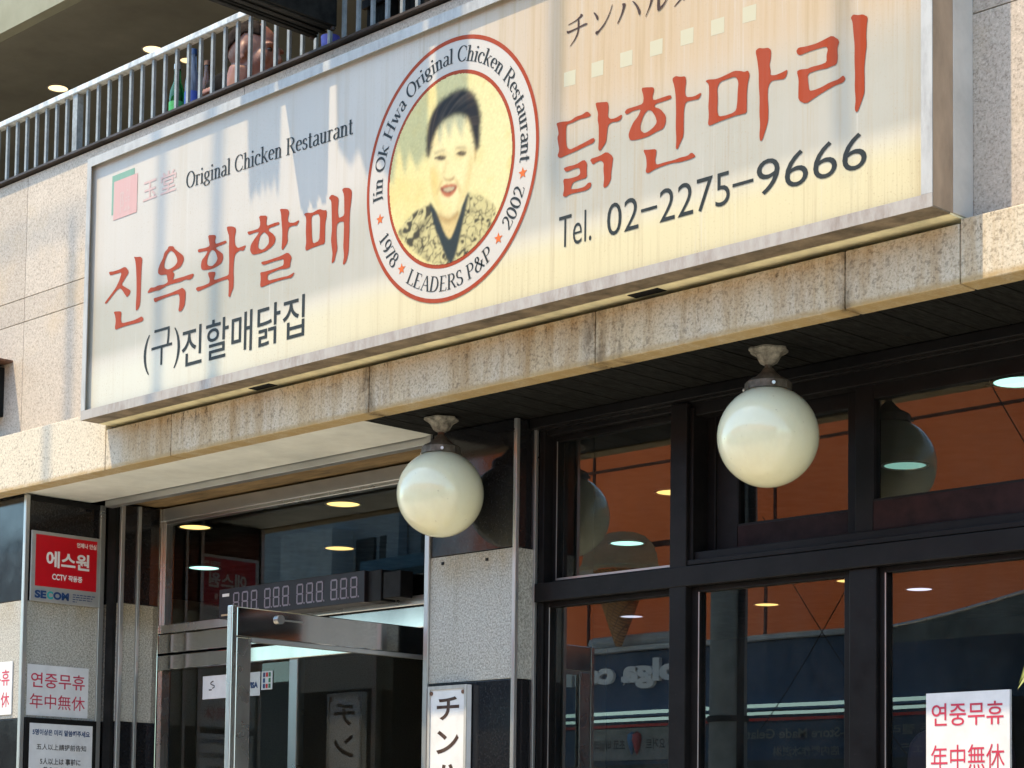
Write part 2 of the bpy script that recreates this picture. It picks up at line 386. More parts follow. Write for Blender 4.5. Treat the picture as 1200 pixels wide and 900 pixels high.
def glass(name, refl, tint=(.55,.62,.6), grow=.30, dust=.032):
    m = bpy.data.materials.new(name); m.use_nodes = True; t = m.node_tree; t.nodes.clear()
    o = t.nodes.new('ShaderNodeOutputMaterial'); mx = t.nodes.new('ShaderNodeMixShader')
    tr = t.nodes.new('ShaderNodeBsdfTransparent'); tr.inputs[0].default_value = (*tint, 1)
    gl = t.nodes.new('ShaderNodeBsdfGlossy'); gl.inputs['Roughness'].default_value = .0; gl.inputs[0].default_value = (.93,.97,.96,1)
    tc = t.nodes.new('ShaderNodeTexCoord'); nz = t.nodes.new('ShaderNodeTexNoise'); nz.inputs['Scale'].default_value = 1.1; nz.inputs['Detail'].default_value = 1
    bp = t.nodes.new('ShaderNodeBump'); bp.inputs['Strength'].default_value = .012; bp.inputs['Distance'].default_value = .05
    t.links.new(tc.outputs['Object'], nz.inputs['Vector']); t.links.new(nz.outputs['Fac'], bp.inputs['Height']); t.links.new(bp.outputs[0], gl.inputs['Normal'])
    lw = t.nodes.new('ShaderNodeLayerWeight'); lw.inputs[0].default_value = .35
    mr = t.nodes.new('ShaderNodeMapRange'); mr.inputs[3].default_value = refl; mr.inputs[4].default_value = min(1, refl+grow)
    t.links.new(lw.outputs['Facing'], mr.inputs[0]); t.links.new(mr.outputs[0], mx.inputs[0])
    t.links.new(tr.outputs[0], mx.inputs[1]); t.links.new(gl.outputs[0], mx.inputs[2]); df = t.nodes.new('ShaderNodeBsdfDiffuse'); df.inputs[0].default_value = (.42,.42,.40,1); m2 = t.nodes.new('ShaderNodeMixShader')
    n2 = t.nodes.new('ShaderNodeTexNoise'); n2.inputs['Scale'].default_value = 4.5; n2.inputs['Detail'].default_value = 7; n2.inputs['Roughness'].default_value = .72
    mp = t.nodes.new('ShaderNodeMapping'); mp.inputs['Scale'].default_value = (1.6,1,.55); t.links.new(tc.outputs['Object'], mp.inputs[0]); t.links.new(mp.outputs[0], n2.inputs['Vector'])
    r2 = t.nodes.new('ShaderNodeMapRange'); r2.inputs[1].default_value = .38; r2.inputs[2].default_value = .72; r2.inputs[3].default_value = dust*.1; r2.inputs[4].default_value = dust
    t.links.new(n2.outputs['Fac'], r2.inputs[0]); t.links.new(r2.outputs[0], m2.inputs[0]); t.links.new(mx.outputs[0], m2.inputs[1]); t.links.new(df.outputs[0], m2.inputs[2]); t.links.new(m2.outputs[0], o.inputs[0])
    return m
M['glass'] = glass('tinted_window_glass', .07, grow=.185)
M['door_glass'] = glass('clear_door_glass', .03, (.7,.75,.73), .14, .012)

# ------------------------------------------------------------------ ground
tag(MB().quad((-400,-400,-1.62),(400,-400,-1.62),(400,400,-1.62),(-400,400,-1.62)).build('ground', M['concrete']), kind='structure')
tag(MB().box(-60,40,-2.6,3.4,-1.7,-1.612).build('road', M['asphalt']), kind='structure')
tag(MB().box(-60,40,3.45,5.2,-1.75,-1.5).build('pavement', M['concrete']), kind='structure')
tag(MB().box(-60,40,-4.0,-2.65,-1.75,-1.5).build('pavement', M['concrete']), kind='structure')

# ------------------------------------------------------------------ the restaurant building
XL, XR = -12.0, -1.2
B = thing('restaurant_building', (-5, 5, -1.6), 'granite fronted restaurant building with dark bronze windows, steel entrance and open upper terrace', 'building')
# upper wall in courses with open joints
mb = MB(); zs = [1.60, 2.225, 2.33, 2.86]
vx = {0: [XL,-10.2,-9.0,-7.62,-6.2,-5.0,-3.9,-2.6,XR], 1: [XL,-9.6,-8.3,-7.62,-6.4,-5.2,-4.2,-2.95,XR], 2: [XL,-9.9,-8.8,-7.62,-6.1,-4.6,-3.3,-2.4,XR]}
for i in range(3):
    for a, b in zip(vx[i][:-1], vx[i][1:]):
        mb.box(a+.0016, b-.0016, 4.57, 4.70, zs[i]+.0018, zs[i+1]-.0018)
mb.box(XL, XR, 4.579, 4.69, 1.60, 2.858)
mb.build('upper_wall', M['granite'], B)
# stone beam over the openings
mb = MB(); jx = [XL,-9.4,-7.9,-6.866,-6.422,-5.268,-4.214,-3.284,-2.918,-2.2,XR]
for a, b in zip(jx[:-1], jx[1:]): mb.box(a+.0025, b-.0025, 4.50, 4.578, 1.482, 1.725 if b < -6.8 else 1.644 if b < -2.9 else 1.655)
mb.box(XL, XR, 4.508, 4.576, 1.49, 1.63)
mb.build('stone_beam', M['beam'], B, bevel=.003)
MB().box(XL, XR, 4.548, 4.72, 2.866, 2.875).build('parapet_cap', M['cap'], B)
MB().box(XL, XR, 4.579, 4.7, 1.505, 1.598).build('beam_backing', M['concrete'], B)
# soffits
MB().box(-7.62, -5.40, 4.578, 4.925, 1.489, 1.50).build('entrance_soffit', M['soffit_white'], B)
MB().box(-7.52, -5.385, 4.935, 4.975, 1.462, 1.50).build('soffit_trim', M['trim'], B, bevel=.002)
MB().box(-7.52, -5.385, 4.977, 5.24, 1.492, 1.505).build('recess_board', M['soffit_brown'], B)
mb = MB(); x = -5.40
while x < XR: mb.box(x, x+.094, 4.58, 5.06, 1.487+random.uniform(0,.0015), 1.50); x += .098
bs = mb.build('board_soffit', M['board_black'], B, bevel=.002)
MB().box(XL, XR, 4.58, 5.3, 1.506, 1.60).build('slab', M['black'], B)

# banded stone piers: black / grey granite / black
def pier(name, x0, x1, y0, y1, z1, z2, top=1.485):
    p = MB().box(x0+.01, x1-.01, y0+.012, y1, -1.6, top).build(name, M['black'], B)
    MB().box(x0, x1, y0, y1-.004, z2+.0015, top-.002).build('black_panel', M['black_stone'], p, bevel=.0015)
    MB().box(x0, x1, y0, y1-.004, z1+.0015, z2-.0015).build('granite_panel', M['grey_granite'], p, bevel=.0015)
    MB().box(x0, x1, y0, y1-.004, -1.59, z1-.0015).build('black_panel', M['black_stone'], p, bevel=.0015)
    return p
def strip(p, x, y, wd=.016, dp=.016, z0=-1.59, z1=1.482):
    MB().box(x-wd/2, x+wd/2, y-dp/2, y+dp/2, z0, z1).build('corner_trim', M['trim'], p, bevel=.002)
p1 = pier('pier', -12.0, -7.60, 4.60, 4.985, .53, 1.033)
strip(p1, -7.598, 4.598, .02, .02); strip(p1, -7.598, 4.975, .016, .026)
MB().box(-7.62, -7.598, 4.605, 4.984, 1.46, 1.482).build('corner_trim', M['black'], p1)
p2 = pier('pier', -7.9, -7.50, 5.005, 5.19, .535, 1.052)
strip(p2, -7.498, 5.013, .016, .02); strip(p2, -7.496, 5.098, .016, .016)
MB().box(-7.57, -7.515, 4.987, 5.003, -1.59, 1.482).build('shadow_gap', M['black'], p2)
p3 = pier('pier', -5.38, -4.95, 4.90, 5.0, .585, 1.038)
MB().box(-5.37, -4.96, 5.0, 5.30, -1.6, 1.485).build('pier_core', M['black'], p3)
strip(p3, -4.949, 4.899, .016, .016); strip(p3, -4.947, 4.992, .012, .016); strip(p3, -5.392, 4.906, .024, .03)
for (x_, z_) in ((-5.315,1.012),(-5.09,1.006)): MB().box(x_-.006,x_+.006,4.897,4.9,z_-.005,z_+.005).build('bolt_hole', M['black'], p3)
# jamb of the entrance and the transom over the door
e = MB().box(-7.52,-7.465,5.185,5.26,-1.6,1.482).build('entrance_frame', M['steel'], B, bevel=.003)
MB().box(-5.42,-5.37,5.185,5.3,-1.6,1.482).build('jamb', M['steel'], e, bevel=.003)
MB().box(-7.465,-5.42,5.20,5.26,1.425,1.482).build('header_rail', M['trim'], e, bevel=.003)
MB().box(-7.465,-5.42,5.195,5.26,.927,.965).build('header_rail', M['brushed'], e, bevel=.003)
MB().box(-7.465,-5.42,5.19,5.27,.838,.922).build('header_rail', M['steel'], e, bevel=.004)
MB().box(-7.465,-5.42,5.19,5.27,.765,.829).build('header_rail', M['steel'], e, bevel=.004)
MB().box(-7.465,-5.42,5.22,5.25,.82,.84).build('shadow_gap', M['black'], e)
MB().box(-6.555,-6.50,5.20,5.24,-1.6,.765).build('door_post', M['brushed'], e, bevel=.003)
tw = MB().box(-7.465,-7.445,5.205,5.24,.965,1.425).box(-5.44,-5.42,5.205,5.24,.965,1.425).box(-7.445,-5.44,5.205,5.24,1.41,1.425).build('window', M['brushed'], B, bevel=.002)
MB().quad((-7.445,5.225,.966),(-5.44,5.225,.966),(-5.44,5.225,1.41),(-7.445,5.225,1.41)).build('pane', M['door_glass'], tw)
sg = MB().box(-7.465,-7.45,5.205,5.24,-1.6,.765).build('window', M['brushed'], B)
MB().quad((-7.45,5.225,-1.6),(-6.555,5.225,-1.6),(-6.555,5.225,.765),(-7.45,5.225,.765)).build('pane', M['door_glass'], sg)
# open glass door leaf, hinged at the right jamb, swung out over the pavement
LX = -5.53
dr = MB().box(LX-.012,LX+.012,4.152,5.17,.705,.805).build('door', M['steel'], B, bevel=.003)
MB().box(LX-.012,LX+.012,4.152,5.17,-1.55,-1.35).build('bottom_rail', M['steel'], dr, bevel=.003)
MB().box(LX-.013,LX+.013,4.130,4.152,-1.55,.808).build('door_edge', M['brushed'], dr, bevel=.003)
MB().box(LX-.011,LX+.011,4.153,4.215,-1.35,.703).build('stile', M['brushed'], dr, bevel=.003)
MB().box(LX-.011,LX+.011,5.11,5.168,-1.35,.703).build('stile', M['brushed'], dr, bevel=.003)
MB().box(LX-.010,LX+.014,4.217,5.108,.690,.704).build('rail_edge', M['trim'], dr)
MB().quad((LX,4.21,-1.35),(LX,5.11,-1.35),(LX,5.11,.69),(LX,4.21,.69)).build('pane', M['door_glass'], dr)
k = MB().tube([(LX+.012,4.33,.775),(LX+.024,4.33,.775)],.016,16).build('lock', M['brushed'], dr, smooth=True)
MB().box(LX+.0122,LX+.017,4.355,4.43,.772,.777).build('keyhole_plate', M['brushed'], dr)

# ---- window bay
WY = 5.02
hd = MB().box(-4.945, XR, 4.955, 4.985, 1.452, 1.486).box(-4.93, XR, 4.985, 5.01, 1.447, 1.478).build('window_head', M['bronze'], B, bevel=.003)
fr = MB().box(-4.93,-4.905,4.99,5.085,-.75,1.447).box(-4.32,-4.25,4.975,5.07,-.75,1.447)
fr.box(-4.93, XR, 4.972, 5.085, .85, .915)
fr.box(-4.905, -4.32, 5.0, 5.08, 1.43, 1.45).box(-4.25, XR, 5.0, 5.06, 1.405, 1.452)
fr.box(-4.25, XR, 4.98, 5.11, .917, .935).box(-4.25, XR, 5.0, 5.012, .935, .962)
fr.box(-4.25,-4.235,4.99,5.11,.935,1.43).box(-4.235,-4.20,5.06,5.11,.935,1.43)
for x0 in (-3.62, -2.70): fr.box(x0, x0+.098, 4.985, 5.06, -.75, .85)
fr.box(-4.93, XR, 4.98, 5.06, -.80, -.75)
fr.build('window_frame', M['bronze'], B, bevel=.003)
def window(x0, x1, z0, z1, y=WY, b=.018, bot=None, top=None, st=None, mat='bronze', rail='bronze'):
    bot = bot or b; top = top or b; st = st or b
    f = MB().box(x0,x0+st,y-.018,y+.018,z0,z1).box(x1-st,x1,y-.018,y+.018,z0,z1).box(x0+st,x1-st,y-.0165,y+.0165,z1-top,z1)
    if rail == mat: f.box(x0+st,x1-st,y-.0165,y+.0165,z0,z0+bot)
    o = f.build('window', M[mat], B, bevel=.002)
    if rail != mat: MB().box(x0+st,x1-st,y-.0165,y+.0165,z0,z0+bot).build('sash_rail', M[rail], o, bevel=.002)
    g = .004
    MB().quad((x0+st-g,y,z0+bot-g),(x1-st+g,y,z0+bot-g),(x1-st+g,y,z1-top+g),(x0+st-g,y,z1-top+g)).build('pane', M['glass'], o)
    MB().box(x0+st,x1-st,y-.0175,y-.0165,z0+bot-.004,z0+bot+.003).box(x0+st,x0+st+.004,y-.0175,y-.0165,z0+bot,z1-top).build('glazing_bead', M['trim'] if mat=='bronze' and bot==b else M['bronze'], o)
    return o
window(-4.905, -4.32, .915, 1.43, 5.050)
window(-4.905, -4.32, -.75, .85)
window(-4.20, -3.60, .962, 1.43, 5.085, bot=.083, top=.07, st=.085, rail='maroon')
window(-3.622, -2.72, .936, 1.43, 5.036, bot=.12, top=.068, st=.064, rail='maroon')
window(-2.72, -1.82, .962, 1.43, 5.085, bot=.083, top=.07, st=.085, rail='maroon')
window(-4.25, -3.62, -.75, .85, st=.03)
window(-3.522, -2.70, -.75, .85)
window(-2.602, -1.6, -.75, .85)
MB().box(-4.94, XR, 4.96, 5.2, -1.6, -.80).build('sill_wall', M['black_stone'], B)
# dim dining room behind the glass
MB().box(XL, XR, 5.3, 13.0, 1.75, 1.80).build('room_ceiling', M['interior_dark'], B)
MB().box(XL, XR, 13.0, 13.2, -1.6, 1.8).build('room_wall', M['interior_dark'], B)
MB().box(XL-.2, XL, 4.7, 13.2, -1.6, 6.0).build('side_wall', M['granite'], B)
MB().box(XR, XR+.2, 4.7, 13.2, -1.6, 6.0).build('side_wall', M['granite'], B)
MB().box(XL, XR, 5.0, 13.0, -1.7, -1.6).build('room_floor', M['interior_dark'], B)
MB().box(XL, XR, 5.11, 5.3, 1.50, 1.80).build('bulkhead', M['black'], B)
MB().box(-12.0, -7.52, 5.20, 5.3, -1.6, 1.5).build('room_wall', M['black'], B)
# terrace
MB().box(XL, XR, 4.7, 9.0, 1.95, 2.1).build('terrace_floor', M['concrete'], B)
MB().box(XL, XR, 4.70, 5.3, 1.60, 1.95).build('slab', M['black'], B)
MB().box(XL, XR, 4.69, 4.80, 1.66, 2.858).build('parapet_core', M['terrace_paint'], B)
tc = MB().box(XL, XR, 5.06, 9.0, 3.90, 4.1).build('terrace_ceiling', M['terrace_paint'], B)
MB().box(XL, XR, 8.9, 9.1, 2.1, 3.9).build('terrace_wall', M['terrace_paint'], B)
MB().box(XL, XR, 5.0, 5.058, 3.90, 6.0).build('eave_band', M['eave'], B)
MB().box(XL, XR, 5.06, 9.1, 5.8, 6.0).build('roof', M['concrete'], B)
def downlight(x, y, z, r, c, s, parent=None, label=None, group=None):
    o = MB().lathe((x,y,z), [(r*1.12,-.0005),(r*1.12,-.006),(r*1.0,-.006),(r*.98,-.002)], 24).build('ceiling_light', M['trim'], parent)
    o2 = MB().lathe((x,y,z), [(r*.98,-.003),(0.0001,-.003)], 24).build('diffuser', emit('lamp_glow', c, s), o)
    if label: tag(o, label, 'ceiling light', group)
    return o
WARM, COOL, WHITE = (1,.62,.20), (.52,1,.86), (.80,.78,1)
TL = 'lights in the terrace ceiling'; PALE = (1,.72,.36)
downlight(-9.04, 5.58, 3.9, .050, PALE, .8, None, 'leftmost warm round downlight in the terrace ceiling, just above the railing', TL)
downlight(-8.25, 5.62, 3.9, .050, PALE, .8, None, 'warm round downlight in the terrace ceiling, halfway along the visible railing', TL)
downlight(-8.24, 5.82, 3.9, .038, PALE, .6, None, 'small dim downlight in the terrace ceiling right behind the railing bar, beside a brighter one', TL)
RL = 'lights in the dining room ceiling'
for (x, y, c, s, lab) in ((-6.48,7.49,WARM,2.2,'warm oval ceiling light cut off by the mullion in the upper left window'),
    (-7.76,8.57,COOL,2.0,'pale green ceiling light over the mirrored ice cream scoop in the upper left window'),
    (-10.17,11.29,WHITE,1.3,'white ceiling light beside the mirrored waffle cone in the lower left window'),
    (-8.94,11.34,WARM,2.4,'warm yellow ceiling light alone in the lower middle window above the dark pole'),
    (-7.75,10.68,WARM,2.2,'warm ceiling light cut by the upright at the right end of the lower middle window'),
    (-7.65,11.31,WHITE,1.7,'small lilac white ceiling light in the lower right window above the paper notice'),
    (-4.00,6.56,COOL,2.2,'bright cool white ceiling light at the right edge of the upper right window'),
    (-5.25,7.65,COOL,.55,'dim bluish ceiling light inside the dark globe reflection in the upper right window'),
    (-7.97,6.65,WARM,2.4,'warm ceiling light high in the middle of the window over the door'),
    (-9.17,7.63,WARM,1.8,'warm ceiling light halfway up the window over the door, above the digit display'),
    (-10.48,7.62,COOL,2.2,'cool greenish ceiling light low at the left of the window over the door'),
    (-9.17,6.60,WARM,2.4,'small warm ceiling light in the top left corner of the window over the door')):
    downlight(x, y, 1.75, .085 if c is not COOL else .095, c, s*.42, None, lab, RL)

# ------------------------------------------------------------------ terrace railing
rl = thing('railing', (-8, 4.64, 2.92), 'pale weathered metal railing of thin upright bars along the terrace edge', 'railing')
MB().box(XL+.2, -4.0, 4.612, 4.648, 3.165, 3.19).build('top_rail', M['rail'], rl, bevel=.003)
MB().box(XL+.2, -4.0, 4.62, 4.64, 2.878, 2.888).build('bottom_rail', M['cap'], rl)
b0 = MB().box(-7.906,-7.892,4.624,4.636,2.888,3.166).build('baluster', M['bar'], rl)
for i in range(-12, 47):
    if i == 0: continue
    b = b0.copy(); C.objects.link(b); b.parent = rl; b.matrix_parent_inverse = b0.matrix_parent_inverse.copy(); b.location.x = i*.0795
MB().box(-7.365,-7.33,4.62,4.65,2.876,3.166).build('post', M['bar'], rl)
